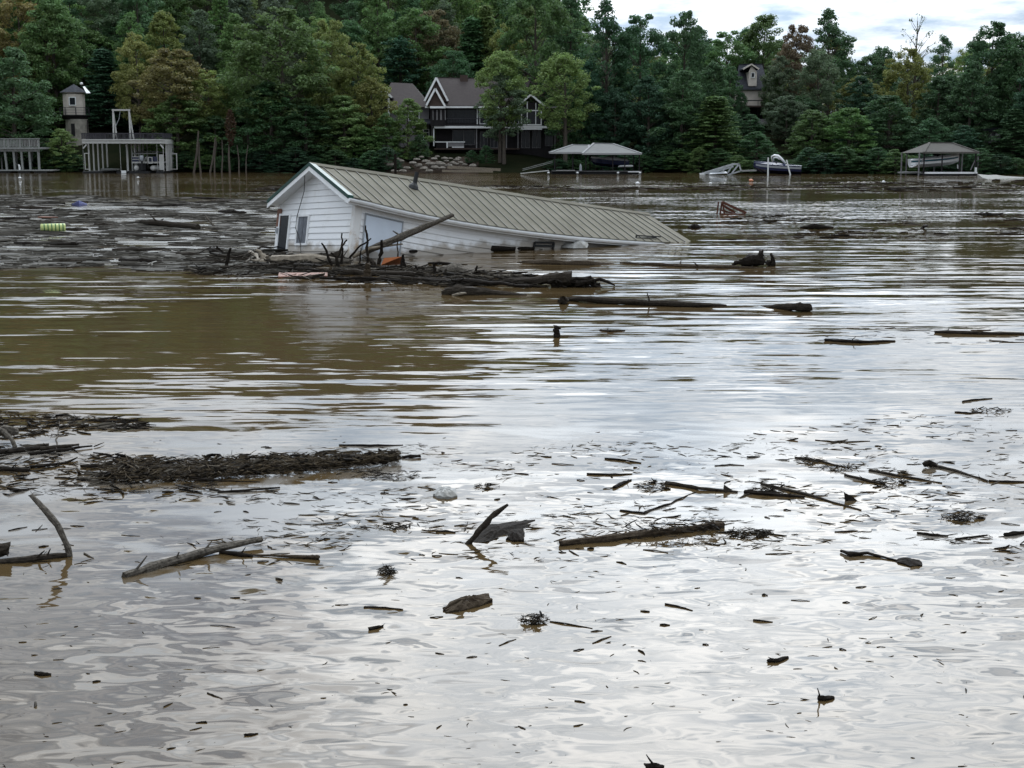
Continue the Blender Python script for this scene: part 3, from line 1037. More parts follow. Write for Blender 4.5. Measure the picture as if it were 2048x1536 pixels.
# --- boulder bank, timbers and lawn below the house
rr_ = random.Random(5)
spots = [(782, 330, 14), (800, 322, 12), (793, 318, 10), (826, 326, 13), (814, 336, 12), (833, 319, 11), (838, 331, 12), (848, 337, 14), (852, 323, 13), (862, 328, 16), (868, 318, 11), (870, 335, 13), (880, 328, 17), (884, 336, 12), (893, 322, 9),
         (889, 317, 11), (897, 331, 12), (906, 326, 10), (913, 320, 9), (912, 328, 9), (921, 325, 9), (917, 317, 10), (929, 329, 8), (946, 332, 12), (901, 317, 8), (843, 314, 9), (875, 313, 8), (806, 342, 11), (788, 342, 11), (858, 342, 12)]
for i, (x, y, wpx) in enumerate(spots):
    dist = 177 + (345 - y) * .22
    c = P(x, y, dist)
    r_ = wpx * dist / 2800 * .56
    mb = MB()
    fl_ = rr_.uniform(.45, .7)
    ring = []
    for lat in range(5):
        ph = -PI / 2 + PI * lat / 4
        ring.append([Vector((c.x + r_ * 1.25 * math.cos(ph) * math.cos(t) * rr_.uniform(.8, 1.15), c.y + r_ * math.cos(ph) * math.sin(t) * rr_.uniform(.8, 1.15), c.z + r_ * fl_ * math.sin(ph) * rr_.uniform(.85, 1.1))) for t in [2 * PI * j / 8 for j in range(8)]])
    for r2 in ring:
        mb.v += r2
    for a_ in range(4):
        for j in range(8):
            mb.f.append([a_ * 8 + j, a_ * 8 + (j + 1) % 8, a_ * 8 + 8 + (j + 1) % 8, a_ * 8 + 8 + j])
    tag(mb.build('boulder', 'boulder'), 'rough pale boulder piled on the earth bank below the lake house', 'boulder', 'boulders on the bank below the lake house')
rws = []
for j in range(9):
    t = j / 8
    rws.append([P(768 + i * 9, 349 - 30 * t - (6 * math.sin(i * .8) * t), 178 + 9 * t) for i in range(22)])
bo = MB().grid(rws).build('earth_bank', 'earth', None, smooth=True)
tag(bo, 'bare brown earth bank under the boulders', kind='structure')
for (u0, v0, u1, v1, dist, rad, lab) in ((895, 334.5, 1001, 339.5, 176.5, .16, 'long pale timber lying highest along the foot of the boulder bank'), (884, 342, 986, 343, 175.5, .13, 'long grey timber lying at the waterline below the boulder bank')):
    p0, p1 = P(u0, v0, dist), P(u1, v1, dist)
    tag(MB().bar(p0, p1, rad * 2).build('timber', 'pale_wood'), lab, 'timber')
rws = []
for j in range(6):
    t = j / 5
    rws.append([P(975 + i * 13, 350 - (26 - 1.2 * i) * t + math.sin(i) * 1.0 * t, 180 + 12 * t) for i in range(16)])
bo = MB().grid(rws).build('lawn', 'lawn', None, smooth=True)
tag(bo, 'mown green lawn running down to the boat lift', kind='structure')
dark = P(791, 345, 176)
tag(MB().bar((dark.x, 176, -.3), (dark.x, 176, P(0, 308, 176).z), .3).build('mooring_post', 'black_wood'), 'dark mooring post standing in front of the boulder bank', 'post')


# --- boats
def speedboat(name, label, stern, bow, beam, hull_m, deck_m, z0, hgt, stripe=None, cover=None, shield=True):
    s, b = Vector(stern), Vector(bow)
    ax = (b - s)
    L_ = ax.length
    ax.normalize()
    sd = ax.cross(Vector((0, 0, 1))).normalized()
    up = sd.cross(ax).normalized()
    root = empty(name, (s + b) / 2 + Vector((0, 0, z0)), label, 'boat')
    st = [(0, .92, .0, 1.0), (.25, 1.0, 0, 1.0), (.5, 1.0, .0, 1.02), (.7, .86, .04, 1.06), (.85, .56, .16, 1.1), (.95, .25, .4, 1.13), (1.0, .03, .75, 1.15)]

    def sec(t, w_, k, tp, lo=0., hi=1.):
        o_ = s + ax * (L_ * t) + up * z0
        kz, dz = k * hgt * .6, tp * hgt * .62
        cz = kz + (dz - kz) * .38
        return o_, kz, cz, dz, w_ * beam / 2
    hull = MB()
    for t, w_, k, tp in st:
        o_, kz, cz, dz, hw = sec(t, w_, k, tp)
        hull.v += [o_ + sd * hw + up * dz, o_ + sd * hw * .88 + up * cz, o_ + up * kz, o_ - sd * hw * .88 + up * cz, o_ - sd * hw + up * dz]
    for i in range(len(st) - 1):
        for j in range(4):
            a_ = i * 5 + j
            hull.f.append([a_, a_ + 1, a_ + 6, a_ + 5])
    hull.f.append([0, 1, 2, 3, 4])
    ho = hull.build('hull', hull_m, root, smooth=False)
    dk_ = MB()
    for t, w_, k, tp in st:
        o_, kz, cz, dz, hw = sec(t, w_, k, tp)
        cr_ = hgt * (.16 if t > .45 else .05)
        dk_.v += [o_ + sd * hw * 1.02 + up * dz, o_ + sd * hw * .6 + up * (dz + cr_), o_ - sd * hw * .6 + up * (dz + cr_), o_ - sd * hw * 1.02 + up * dz]
    for i in range(len(st) - 1):
        for j in range(3):
            a_ = i * 4 + j
            dk_.f.append([a_, a_ + 4, a_ + 5, a_ + 1])
    dk_.f.append([3, 2, 1, 0])
    dk_.build('deck', deck_m, root)
    if stripe:
        for sg in (-1, 1):
            q_ = MB()
            for t, w_, k, tp in st[:-1]:
                o_, kz, cz, dz, hw = sec(t, w_, k, tp)
                lo, hi = cz + (dz - cz) * .45, cz + (dz - cz) * .8
                f0, f1 = .88 + .12 * .45, .88 + .12 * .8
                q_.v += [o_ + sd * sg * (hw * f0 + .012) + up * lo, o_ + sd * sg * (hw * f1 + .012) + up * hi]
            for i in range(len(st) - 2):
                q_.f.append([2 * i, 2 * i + 1, 2 * i + 3, 2 * i + 2])
            q_.build('stripe', stripe, ho)
    if cover:
        q_ = MB()
        prof = [(0.02, .12), (.2, .32), (.42, .52), (.55, .50), (.75, .22), (.97, .1)]
        rws_ = []
        for t, hh in prof:
            w_ = float(np.interp(t, [a_[0] for a_ in st], [a_[1] for a_ in st])) * beam / 2 * 1.03
            tp = float(np.interp(t, [a_[0] for a_ in st], [a_[3] for a_ in st])) * hgt * .62
            o_ = s + ax * (L_ * t) + up * (z0 + tp)
            rws_.append([o_ + sd * w_ * c_ + up * (hh * hgt * .6 * (1 - abs(c_) ** 2.2)) for c_ in (-1, -.75, -.4, 0, .4, .75, 1)])
        q_.grid(rws_).build('cover', cover, root, smooth=True)
    elif shield:
        o_ = s + ax * (L_ * .52) + up * (z0 + hgt * .66)
        hw = beam * .4
        MB().poly([o_ + sd * hw, o_ + ax * L_ * .1 + sd * hw * .6, o_ + ax * L_ * .1 - sd * hw * .6, o_ - sd * hw, o_ + sd * hw * .9 + up * .4 - ax * .2, o_ + ax * L_ * .05 + sd * hw * .55 + up * .42, o_ + ax * L_ * .05 - sd * hw * .55 + up * .42, o_ - sd * hw * .9 + up * .4 - ax * .2],
                  [(0, 1, 5, 4), (1, 2, 6, 5), (2, 3, 7, 6)]).build('windshield', 'window_glass', root)
    return root, s, ax, sd, up, L_


def hip_canopy(th_, name, d0, ridge0, ridge1, el, er, z_e, depth, m, fascia='canopy_rib', ridge_d=None):
    """hipped roof from pixel corners: ridge ends, eave ends at the front, depth metres"""
    rd = ridge_d or d0 + depth / 2
    r0, r1 = P(*ridge0, rd), P(*ridge1, rd)
    e0, e1 = P(*el, d0), P(*er, d0)
    e1.z = e0.z = (e0.z + e1.z) / 2
    f0, f1 = e0 + Vector((0, depth, 0)), e1 + Vector((0, depth, 0))
    ro = MB().poly([e0, e1, f1, f0, r0, r1], [(0, 1, 5, 4), (1, 2, 5), (2, 3, 4, 5), (3, 0, 4), (0, 3, 2, 1)]).build(name, m, th_)
    fb = MB()
    for p, q_ in ((e0, e1), (e1, f1), (f1, f0), (f0, e0)):
        fb.bar(p + Vector((0, 0, -.06)), q_ + Vector((0, 0, -.06)), .08, .2)
    fb.build('eave_trim', fascia, ro)
    for p, q_ in ((e0, r0), (e1, r1), (r0, r1), (f0, r0), (f1, r1)):
        MB().bar(p + Vector((0, 0, .03)), q_ + Vector((0, 0, .03)), .26, .06).build('hip_cap', fascia, ro)
    return e0, e1, f0, f1


# boat lift with twin pale roofs
d = 172
bl_ = empty('twin_roof_boat_lift', P(1190, 347, d), 'boat lift dock under two joined pale hipped metal roofs', 'boat lift')
A = hip_canopy(bl_, 'roof', d, (1188, 286.5), (1226, 287.5), (1165, 306.5), (1283, 307), 0, 7, 'canopy_white')
B = hip_canopy(bl_, 'roof', d + .6, (1146, 289.5), (1177, 290), (1101, 304.5), (1180, 305), 0, 6, 'canopy_white')
for xx, yy in ((1110, .8), (1146, .8), (1172, .5), (1226, .2), (1250, .2), (1279, .2), (1112, 5.6), (1150, 5.6), (1186, 6.5), (1240, 6.5), (1276, 6.5)):
    p0 = P(xx, 306, d + .4)
    MB().bar((p0.x, d + .3 + yy, .2), (p0.x, d + .3 + yy, p0.z), .13).build('post', 'wall_dark', bl_)
px_box(MB(), 1104, 341.3, 1168, 343, d - .2, 2).build('walkway', 'dock_dark', bl_)
px_box(MB(), 1168, 341.6, 1284, 343.5, d + .2, 1.2).build('walkway', 'dock_dark', bl_)
px_box(MB(), 1104, 343.3, 1284, 348, d + .5, 6).build('float', 'black', bl_)
px_box(MB(), 1112, 340.2, 1150, 341.1, d - .25, .06).build('edge_trim', 'dock_white', bl_)
px_box(MB(), 1256, 342.8, 1279, 344.4, d - .1, .15).build('edge_trim', 'white_trim', bl_)
for xx in (1097, 1155, 1236, 1280):
    c = P(xx, 345.5, d - .5)
    MB().tube([(c.x - .15, d - .5, c.z), (c.x - .1, d - .5, c.z), (c.x + .1, d - .5, c.z), (c.x + .15, d - .5, c.z)], [.03, .11, .11, .03], 9).build('bumper', 'white_plastic', bl_)
c = P(1162, 336, d)
tag(MB().box((c.x - .18, d, P(0, 342, d).z), (c.x + .1, d + .3, c.z + .25)).tube([(c.x - .05, d + .15, c.z + .2), (c.x - .05, d + .15, c.z + .5)], [.14, .05], 8).build('dock_box', 'chrome_grey'), 'small grey dock pedestal on the walkway of the twin roofed boat lift', 'pedestal')
sb = speedboat('covered_speedboat', 'dark speedboat under a pale curved cover hanging on the twin roofed lift', (P(1258, 335, d + 3).x, d + 3, .75), (P(1181, 335, d + 3.4).x, d + 3.4, .95), 2.3, 'gelcoat_navy', 'gelcoat_white', 0, 1.35, cover='gelcoat_white')
c0, c1 = P(1236, 332.5, d + 1.5), P(1266, 332, d + 1.5)
MB().tube([c0 + Vector((0, 0, -.05)), c0 + Vector((.3, 0, 0)), c1 - Vector((.2, 0, 0)), c1], [.1, .24, .24, .12], 8, flat=.55).build('swim_platform', 'white_plastic', sb[0], smooth=True)
for xx in (1205, 1250):
    c = P(xx, 340, d + 2)
    MB().bar((c.x, d + 1.5, .55), (c.x, d + 5, .55), .18).build('lift_bunk', 'black', bl_)
gg = empty('lawn_gangway', P(1070, 346, d), 'thin pale gangway from the lawn to the twin roofed boat lift', 'gangway')
MB().bar(P(1041, 347, d), P(1098, 341, d), .5, .1).build('plank', 'dock_white', gg)
for o_ in (0, 3):
    MB().bar(P(1045, 338 + o_, d + .3), P(1105, 322 + o_, d + 1), .05).build('handrail', 'dock_grey', gg)

# collapsed aluminium truss gangway
d = 168
tg = empty('truss_gangway', P(1440, 350, d), 'buckled aluminium truss gangway tipped into the water beside the navy boat', 'gangway')
tp = lambda x, y, k=0.: P(x, y, d + k)
pl = [((1401, 348), (1466, 328)), ((1408, 348.5), (1470, 328)), ((1466, 328), (1478, 328)), ((1455, 350), (1482, 342)), ((1478, 328), (1482, 342)), ((1466, 328), (1456, 345)), ((1478, 328), (1464, 346)), ((1415, 348), (1467, 333)), ((1450, 333), (1446, 344))]
for i, (u, v) in enumerate(pl):
    MB().bar(tp(*u, .6 * (i % 2)), tp(*v, .6 * (i % 2)), .16).build('truss_bar', 'aluminium', tg)
MB().quadbox([tp(1418, 349), tp(1456, 347), tp(1452, 343.5, .6), tp(1422, 345, .6)], (0, 0, .04)).build('tread_plate', 'chrome_grey', tg)
MB().bar(tp(1482, 342), tp(1511, 341, 2), .3, .18).build('landing_plank', 'dock_grey', tg)
px_box(MB(), 1400, 346.5, 1409, 349.5, d - .1, .5).build('float_end', 'white_plastic', tg)

# navy wake boat with tower, two white poles
d = 169
nb = speedboat('navy_tow_boat', 'navy tow boat with white tower bar moored between two white poles', (P(1602, 345, d + 2).x, d + 2, -.05), (P(1506, 345, d + 3.2).x, d + 3.2, .15), 2.4, 'gelcoat_navy', 'gelcoat_navy', 0, 1.7, stripe='chrome_grey', shield=True)
tz = MB()
ap = [P(1545, 325, d + 1.8), P(1543, 313, d + 1.8), P(1549, 310.5, d + 1.8), P(1556, 312, d + 1.8), P(1563, 318, d + 1.8), P(1571, 326.5, d + 1.8)]
tz.tube(ap, [.06, .09, .14, .17, .17, .12], 8)
tz.build('tower', 'gelcoat_white', nb[0], smooth=True)
MB().tube([P(1548, 325, d + 3.4), P(1547, 316, d + 3.4), P(1553, 314.5, d + 2.8), P(1560, 318.5, d + 2.4)], [.06, .08, .1, .1], 7).build('tower_rack', 'gelcoat_white', nb[0], smooth=True)
for u, v in (((1536.3, 315), (1536, 349)), ((1573, 320), (1582.5, 348))):
    lab = 'upright white mooring pole beside the navy tow boat' if u[0] < 1540 else 'leaning white mooring pole beside the navy tow boat'
    p0, p1 = P(*u, d), P(*v, d)
    p1.z = -.4
    tag(MB().tube([p1, p0], [.09, .08], 9).build('mooring_pole', 'white_plastic'), lab, 'pole')

# single hip-roofed lift
d = 164
hl = empty('tan_roof_boat_lift', P(1880, 350, d), 'boat lift under a single tan hipped metal roof on slim braced posts', 'boat lift')
A = hip_canopy(hl, 'roof', d, (1859, 285), (1904, 285.5), (1848, 305), (1958, 303.5), 0, 6.5, 'canopy_tan', 'canopy_tan', ridge_d=d + 2.4)
MB().poly([P(1848, 304.8, d), P(1802, 306, d + 4), P(1812, 305, d + 6.4), P(1859, 285, d + 2.4)], [(0, 1, 3), (1, 2, 3), (0, 2, 1)]).build('roof_wing', 'canopy_tan', hl)
for xx, yy in ((1804, 4.2), (1814, 6), (1839, .6), (1849, .3), (1885, .3), (1920, .3), (1952, .3), (1957, 5.8), (1925, 6), (1870, 6)):
    p0 = P(xx, 305, d + yy)
    MB().bar((p0.x, d + yy, -.4), (p0.x, d + yy, p0.z), .13).build('post', 'wall_grey' if yy > .35 else 'wall_dark', hl)
for u, v, yy in (((1850, 312), (1843, 325), .5), ((1952, 316), (1941, 340), .4), ((1856, 312), (1850, 322), 5)):
    MB().bar(P(*u, d + yy), P(*v, d + yy), .09).build('brace', 'wall_grey', hl)
px_box(MB(), 1850, 344, 1955, 347.5, d + .1, .3).build('edge_beam', 'white_trim', hl)
px_box(MB(), 1804, 344, 1848, 347, d + 3.6, 2).build('walkway', 'dock_grey', hl)
px_box(MB(), 1848, 347.6, 1955, 351, d + .3, 6).build('float', 'black', hl)
px_box(MB(), 1950, 335, 1954, 346, d - .1, .25).build('bumper_post', 'white_plastic', hl)
sb2 = speedboat('white_speedboat', 'white speedboat with teal stripe raised on the tan roofed boat lift', (P(1819, 336, d + 2.6).x, d + 2.6, .85), (P(1921, 330, d + 2.2).x, d + 2.2, 1.2), 2.2, 'gelcoat_white', 'gelcoat_white', 0, 1.55, stripe='gelcoat_teal')
MB().bar(P(1821, 334, d + 1.5), P(1832, 330, d + 1.5), .5, .12).build('swim_platform', 'gelcoat_white', sb2[0])
MB().bar(P(1915, 329, d + 2), P(1915.5, 337, d + 2), .12).build('fender', 'white_plastic', sb2[0])

# pale slab washed ashore beside it
d = 150
sl_ = MB()
rws = []
top = [(1955, 348), (1975, 350), (1992, 349.5), (2010, 352), (2030, 353), (2060, 355), (2110, 357)]
bot = [(1966, 356), (1985, 360.5), (2000, 361), (2015, 362.5), (2032, 363), (2060, 364), (2110, 366)]
for j in range(4):
    t = j / 3
    rws.append([P(a_[0] + (b_[0] - a_[0]) * t, a_[1] + (b_[1] - a_[1]) * t, 153 - 6 * t) for a_, b_ in zip(top, bot)])
for k_ in range(3):
    pass
sl_.grid(rws)
lowr = [[p + Vector((0, 0, -.5)) for p in r_] for r_ in rws]
sl_.grid([rws[3], lowr[3]]).grid([lowr[0], rws[0]])
sl_.grid([[r_[0] for r_ in rws], [r_[0] for r_ in lowr]])
tag(sl_.build('broken_ramp', 'concrete'), 'broken pale concrete ramp slanting into the water beside the tan roofed lift', 'ramp')

# tall narrow house on the hillside
d = 205
hh_ = empty('hillside_house', P(1506, 250, d), 'tall narrow grey house with steep dark roof and dormer half hidden among hillside trees', 'house')
px_box(MB(), 1476, 181, 1531, 212, d, 7).build('wall', 'wall_beige', hh_)
px_box(MB(), 1476, 212, 1534, 262, d + 1.5, 6).build('lower_wall', 'wall_dark', hh_)
e0, e1, r0, r1 = P(1470, 180, d - .6), P(1538, 179, d - .6), P(1478, 131, d + 3.5), P(1524, 130, d + 3.5)
MB().quadbox([e0, e1, r1, r0], (0, .1, .2)).quadbox([r0, r1, Vector((e1.x, d + 7.6, e1.z)), Vector((e0.x, d + 7.6, e0.z))], (0, -.1, .2)).build('roof', 'shingle_dark', hh_)
px_box(MB(), 1497, 144, 1514, 172, d - .4, 4).build('dormer', 'wall_beige', hh_)
pk3, l3, r3 = P(1503, 129, d - .8), P(1486, 139, d - .8), P(1518, 139, d - .8)
gr_ = gable_roof(MB(), pk3, l3, r3, 4, .12).build('dormer_roof', 'shingle_dark', hh_)
for f3 in (l3, r3):
    MB().bar(pk3 + Vector((0, -.06, .04)), f3 + Vector((0, -.06, .04)), .08, .2).build('rake_board', 'wall_beige', gr_)
MB().poly([P(1503, 131, d - .45), P(1497, 144, d - .45), P(1514, 144, d - .45)], [(0, 1, 2)]).build('dormer_gable', 'wall_beige', hh_)
window(hh_, 1501.5, 145, 1509.5, 155.5, d - .42, 1.1)
px_box(MB(), 1474, 200, 1531, 202, d - 2, .1).build('deck_rail', 'wall_dark', hh_)
px_box(MB(), 1474, 211, 1536, 214, d - 2, 3).build('deck_floor', 'wall_brown', hh_)
for xx in (1478, 1494, 1516, 1530):
    px_box(MB(), xx - .8, 201, xx + .8, 240, d - 2, .16).build('deck_post', 'wall_dark', hh_)
px_box(MB(), 1516, 238, 1541, 249, d - 2.2, 2).build('footing', 'wall_grey', hh_)

# pale cottage glimpsed through trees behind the broken ramp
d = 190
ct = empty('glimpsed_cottage', P(1985, 290, d), 'pale cottage with grey roof glimpsed between dark trunks above the broken ramp', 'house')
px_box(MB(), 1968, 264, 2002, 300, d, 6).build('wall', 'wall_grey', ct)
px_box(MB(), 1964, 255, 2006, 264.2, d - .5, 7).build('roof', 'shingle_dark', ct)
for x0, x1 in ((1970, 1973), (1976, 1983), (1991, 2000)):
    px_box(MB(), x0, 266, x1, 273, d - .1, .08).build('window', 'white_trim', ct)
#%%PART3

# ------------------------------------------------------------------ trees
def leaf_cloud(rs, cen, rad, counts, size, up=.6, out=None):
    """leaf-sized quads filling flattened clumps; cen (k,3) rad (k,3)"""
    idx = np.repeat(np.arange(len(cen)), counts)
    N = len(idx)
    u = rs.normal(size=(N, 3))
    u /= np.linalg.norm(u, axis=1, keepdims=True)
    r = rs.uniform(.25, 1, (N, 1)) ** .5
    p = cen[idx] + u * r * rad[idx]
    nrm = u * .55 + rs.normal(size=(N, 3)) * .45
    nrm[:, 2] += up
    nrm /= np.linalg.norm(nrm, axis=1, keepdims=True)
    t = np.cross(nrm, rs.normal(size=(N, 3)))
    t /= np.linalg.norm(t, axis=1, keepdims=True) + 1e-9
    b = np.cross(nrm, t)
    s = size * rs.uniform(.6, 1.35, (N, 1))
    w = s * rs.uniform(.45, .75, (N, 1))
    v = np.stack([p - t * s * .5, p - b * w * .5 + t * s * .08, p + t * s * .5, p + b * w * .5 + t * s * .08], 1).reshape(-1, 3)
    f = np.arange(N * 4).reshape(-1, 4)
    return v, f


def limb(mb, a, b, r0, r1, seed, n=5):
    a, b = Vector(a), Vector(b)
    r = random.Random(seed)
    pts = [a.lerp(b, t) + Vector((r.uniform(-1, 1), r.uniform(-1, 1), r.uniform(-.3, 1) * .6)) * (b - a).length * .06 * math.sin(PI * t) for t in (0, .33, .66, 1)]
    mb.tube(pts, [r0, r0 * .7 + r1 * .3, r0 * .35 + r1 * .65, r1], n, .1, seed, cap=False)


def tree_proto(kind, seed):
    """(trunk mesh, crown mesh, nominal height, nominal half width)"""
    rs = np.random.RandomState(seed)
    r = random.Random(seed)
    tm = MB()
    Ht = 20.0
    cen, rad, cnt = [], [], []
    lean = [r.uniform(-.5, .5), r.uniform(-.5, .5)]

    def axis(t):
        return Vector((lean[0] * t * t, lean[1] * t * t, Ht * t))
    size, up = .42, .6
    if kind in ('round', 'tall', 'low', 'sparse', 'open'):
        base, R, nc, per = {'round': (.16, 5.6, 190, 88), 'tall': (.34, 4.5, 140, 84), 'low': (.0, 5.8, 200, 88), 'sparse': (.40, 4.4, 60, 16), 'open': (.28, 4.8, 110, 88)}[kind]
        for i in range(nc):
            t = r.random()
            ang = r.uniform(0, 2 * PI)
            if kind == 'low':
                prof = (1 - t ** 1.9) ** .62 * (.78 + .22 * min(1, t * 4))
            elif kind == 'open':
                prof = math.sin(PI * min(1, .12 + t * .88) ** .8) * .95 + .05
            else:
                prof = math.sin(PI * (t * .86 + .10)) ** .72
            fr_ = r.uniform(.25, 1) ** .45
            rr = R * prof * fr_ * (1 + .22 * math.sin(3 * ang + seed) + .1 * math.sin(7 * t * 6 + ang))
            z = Ht * (base + (1 - base) * (t * .96)) + r.uniform(-.4, .4)
            c = (math.cos(ang) * rr + lean[0] * t, math.sin(ang) * rr + lean[1] * t, z)
            cen.append(c)
            q = r.uniform(.65, 1.5) * (.8 if t > .85 else 1) * (.72 if kind == 'sparse' else 1)
            rad.append((q, q, q * r.uniform(.42, .7)))
            cnt.append(int(per * r.uniform(.6, 1.4) * q))
        if kind in ('sparse', 'open', 'tall'):
            size = .38
        tm.tube([axis(t) for t in (0, .25, .5, .75, .93)], [.40, .30, .22, .12, .03], 8, .06, seed, cap=False)
        order = list(range(nc))
        r.shuffle(order)
        for i in order[:(46 if kind in ('sparse', 'open') else 26)]:
            c = Vector(cen[i])
            t0 = max(.1, min(.85, (c.z / Ht) - r.uniform(.08, .2)))
            limb(tm, axis(t0), c, .11 * (1.15 - t0) + .02, .02, seed * 31 + i)
    else:
        base, R, nl = {'hemlock': (.04, 4.6, 30), 'pine': (.30, 4.6, 15), 'cone': (.06, 3.4, 30)}[kind]
        for li in range(nl):
            t = base + (1 - base) * (li / nl) ** .95
            k = (1 - t) ** (.75 if kind != 'pine' else .5)
            nb = r.randint(5, 8) if kind != 'pine' else r.randint(4, 6)
            a0 = r.uniform(0, 6.28)
            for j in range(nb):
                ang = a0 + 2 * PI * j / nb + r.uniform(-.3, .3)
                Lb = R * k * r.uniform(.45, 1.2) + .35
                st_ = .3 if kind != 'pine' else .45
                m_ = max(2, int(Lb / 1.05))
                for q in range(m_):
                    fr_ = st_ + (1 - st_) * (q + .6) / m_
                    x, y = math.cos(ang) * Lb * fr_, math.sin(ang) * Lb * fr_
                    z = Ht * t - (.26 if kind != 'pine' else -.10) * Lb * fr_ ** 1.6 + r.uniform(-.45, .45)
                    w_ = r.uniform(.7, 1.15) * (1.15 - .35 * fr_)
                    cen.append((x, y, z))
                    rad.append((w_, w_, .24 if kind != 'pine' else .34))
                    cnt.append(int(44 * w_ + 4))
                if kind == 'pine' or j % 3 == 0:
                    limb(tm, (0, 0, Ht * t), (math.cos(ang) * Lb * .9, math.sin(ang) * Lb * .9, Ht * t - .2 * Lb * (0 if kind == 'pine' else 1)), .07, .015, seed * 17 + li * 9 + j, 4)
        cen.append((0, 0, Ht * .985))
        rad.append((.3, .3, .8))
        cnt.append(50)
        size, up = .42, .9
        tm.tube([(0, 0, 0), (0, 0, Ht * .4), (0, 0, Ht * .75), (0, 0, Ht * .98)], [.36, .25, .12, .02], 8, .05, seed, cap=False)
    v, f = leaf_cloud(rs, np.array(cen), np.array(rad), np.array(cnt), size, up)
    crown = npmesh('crown', v, f, 'leaf')
    trunk = bpy.data.meshes.new('trunk')
    trunk.from_pydata([tuple(p) for p in tm.v], [], tm.f)
    trunk.materials.append(M['bark'])
    hw = float(np.percentile(np.abs(v[:, 0]), 97))
    return trunk, crown, float(v[:, 2].max()), hw


PROTO = {}
for kd, k_ in (('round', 4), ('tall', 2), ('low', 3), ('sparse', 1), ('open', 2), ('hemlock', 3), ('pine', 2), ('cone', 1)):
    PROTO[kd] = [tree_proto(kd, 100 + 13 * i + sum(map(ord, kd))) for i in range(k_)]

GREEN = {'g': (0.1, 0.1742, 0.0538), 'b': (0.08, 0.1588, 0.0694), 'd': (0.06, 0.125, 0.0502), 'y': (0.1801, 0.205, 0.0598), 'l': (0.1401, 0.2101, 0.0658), 'o': (0.1951, 0.1691, 0.0658), 'r': (0.1501, 0.121, 0.0658), 'k': (0.044, 0.0984, 0.0502), 'w': (0.11, 0.1486, 0.086)}
CNAME = {'g': 'green', 'b': 'blue green', 'd': 'dark green', 'y': 'yellowing', 'l': 'light green', 'o': 'orange tinged', 'r': 'rusty brown', 'k': 'very dark', 'w': 'greyish'}
KNAME = {'round': ('broadleaf_tree', 'broad crowned tree'), 'tall': ('slender_tree', 'tall slender tree'), 'low': ('bankside_tree', 'tree leafy down to the ground'), 'sparse': ('bare_tree', 'thin half bare tree'), 'open': ('open_crown_tree', 'tall tree with gaps in its crown'), 'hemlock': ('hemlock_tree', 'layered hemlock'), 'pine': ('pine_tree', 'tall pine'), 'cone': ('conifer_tree', 'pointed conifer')}
tr_ = random.Random(11)
tcount = 0


def tree(px, top, dist, kind, col, half=None, label=None, where='on the wooded hillside behind the shore', base=None, z=None):
    global tcount
    tcount += 1
    if kind == 'hemlock' and tcount % 4:
        kind = 'low' if tcount % 2 else 'round'
    pr = PROTO[kind][tcount % len(PROTO[kind])]
    t = P(px, top, dist)
    zb = terrain(t.x, dist) - .3 if z is None else z
    hgt = t.z - zb
    sz = hgt / pr[2]
    sxy = (half * dist * .986 / 2800) / pr[3] if half else sz * tr_.uniform(.85, 1.1)
    nm_, nice = KNAME[kind]
    lab = label or '%s %s %s' % (CNAME[col], nice, where)
    e = empty(nm_, (t.x, dist, zb), lab, 'tree', None if label else '%s trees %s' % (CNAME[col], where) + ' of the kind ' + nm_.replace('_', ' '))
    e.scale = (sxy, sxy, sz)
    e.rotation_euler = (0, 0, tr_.uniform(0, 6.28))
    for nn, me in (('trunk', pr[0]), ('crown', pr[1])):
        o = bpy.data.objects.new(nn, me)
        COL.objects.link(o)
        o.parent = e
        if nn == 'crown':
            c = GREEN[col]
            j = tr_.uniform(.82, 1.2)
            o.color = (c[0] * j * tr_.uniform(.9, 1.1), c[1] * j, c[2] * j * tr_.uniform(.9, 1.1), 1)
    return e


SH = 'along the flooded shoreline'
# the trees one can single out: px of the crown's middle, top, distance, kind, colour, half width in px
tree(18, 92, 189, 'low', 'b', 78, 'big blue green tree leafy to the ground behind the grey raised deck')
tree(-95, 60, 190, 'low', 'g', 80, where=SH)
tree(-230, 40, 192, 'round', 'b', 90, where=SH)
tree(-380, 40, 195, 'low', 'd', 90, where=SH)
tree(122, 256, 186, 'low', 'l', 38, 'bright light green bush at the foot of the lookout tower')
tree(98, 295, 185, 'low', 'g', 26, 'small green bush between the grey deck and the covered dock')
tree(88, 16, 205, 'round', 'l', 52)
tree(205, 92, 203, 'hemlock', 'k', 48, 'very dark tree standing behind the swing frame')
tree(160, 40, 214, 'round', 'g', 60)
tree(272, 62, 199, 'round', 'y', 46, 'yellowing tall tree behind the covered dock')
tree(338, 96, 193, 'round', 'o', 74, 'large orange tinged tree beside the covered dock')
tree(352, 190, 189, 'low', 'g', 62, 'green tree with foliage hanging over the end of the covered dock')
tree(415, 138, 193, 'round', 'y', 40, 'yellow topped tree above the thin bare trunks at the waterline')
tree(430, 230, 190, 'low', 'd', 52, 'dark green tree behind the thin bare trunks at the waterline')
tree(492, 110, 194, 'tall', 'g', 44, where=SH)
tree(562, 14, 190, 'round', 'g', 92, 'huge green tree with the widest crown on the shore')
tree(540, 160, 187, 'low', 'd', 74, where=SH)
tree(610, 210, 187, 'low', 'd', 60, where=SH)
tree(655, 38, 197, 'round', 'y', 46, where=SH)
tree(716, 84, 194, 'round', 'y', 48, where=SH)
tree(688, 190, 189, 'low', 'l', 62, 'light green tree overhanging the water left of the boulder bank')
tree(742, 150, 191, 'round', 'y', 44, 'yellow green tree screening the gable of the guest wing')
tree(735, 255, 187, 'low', 'g', 40, where=SH)
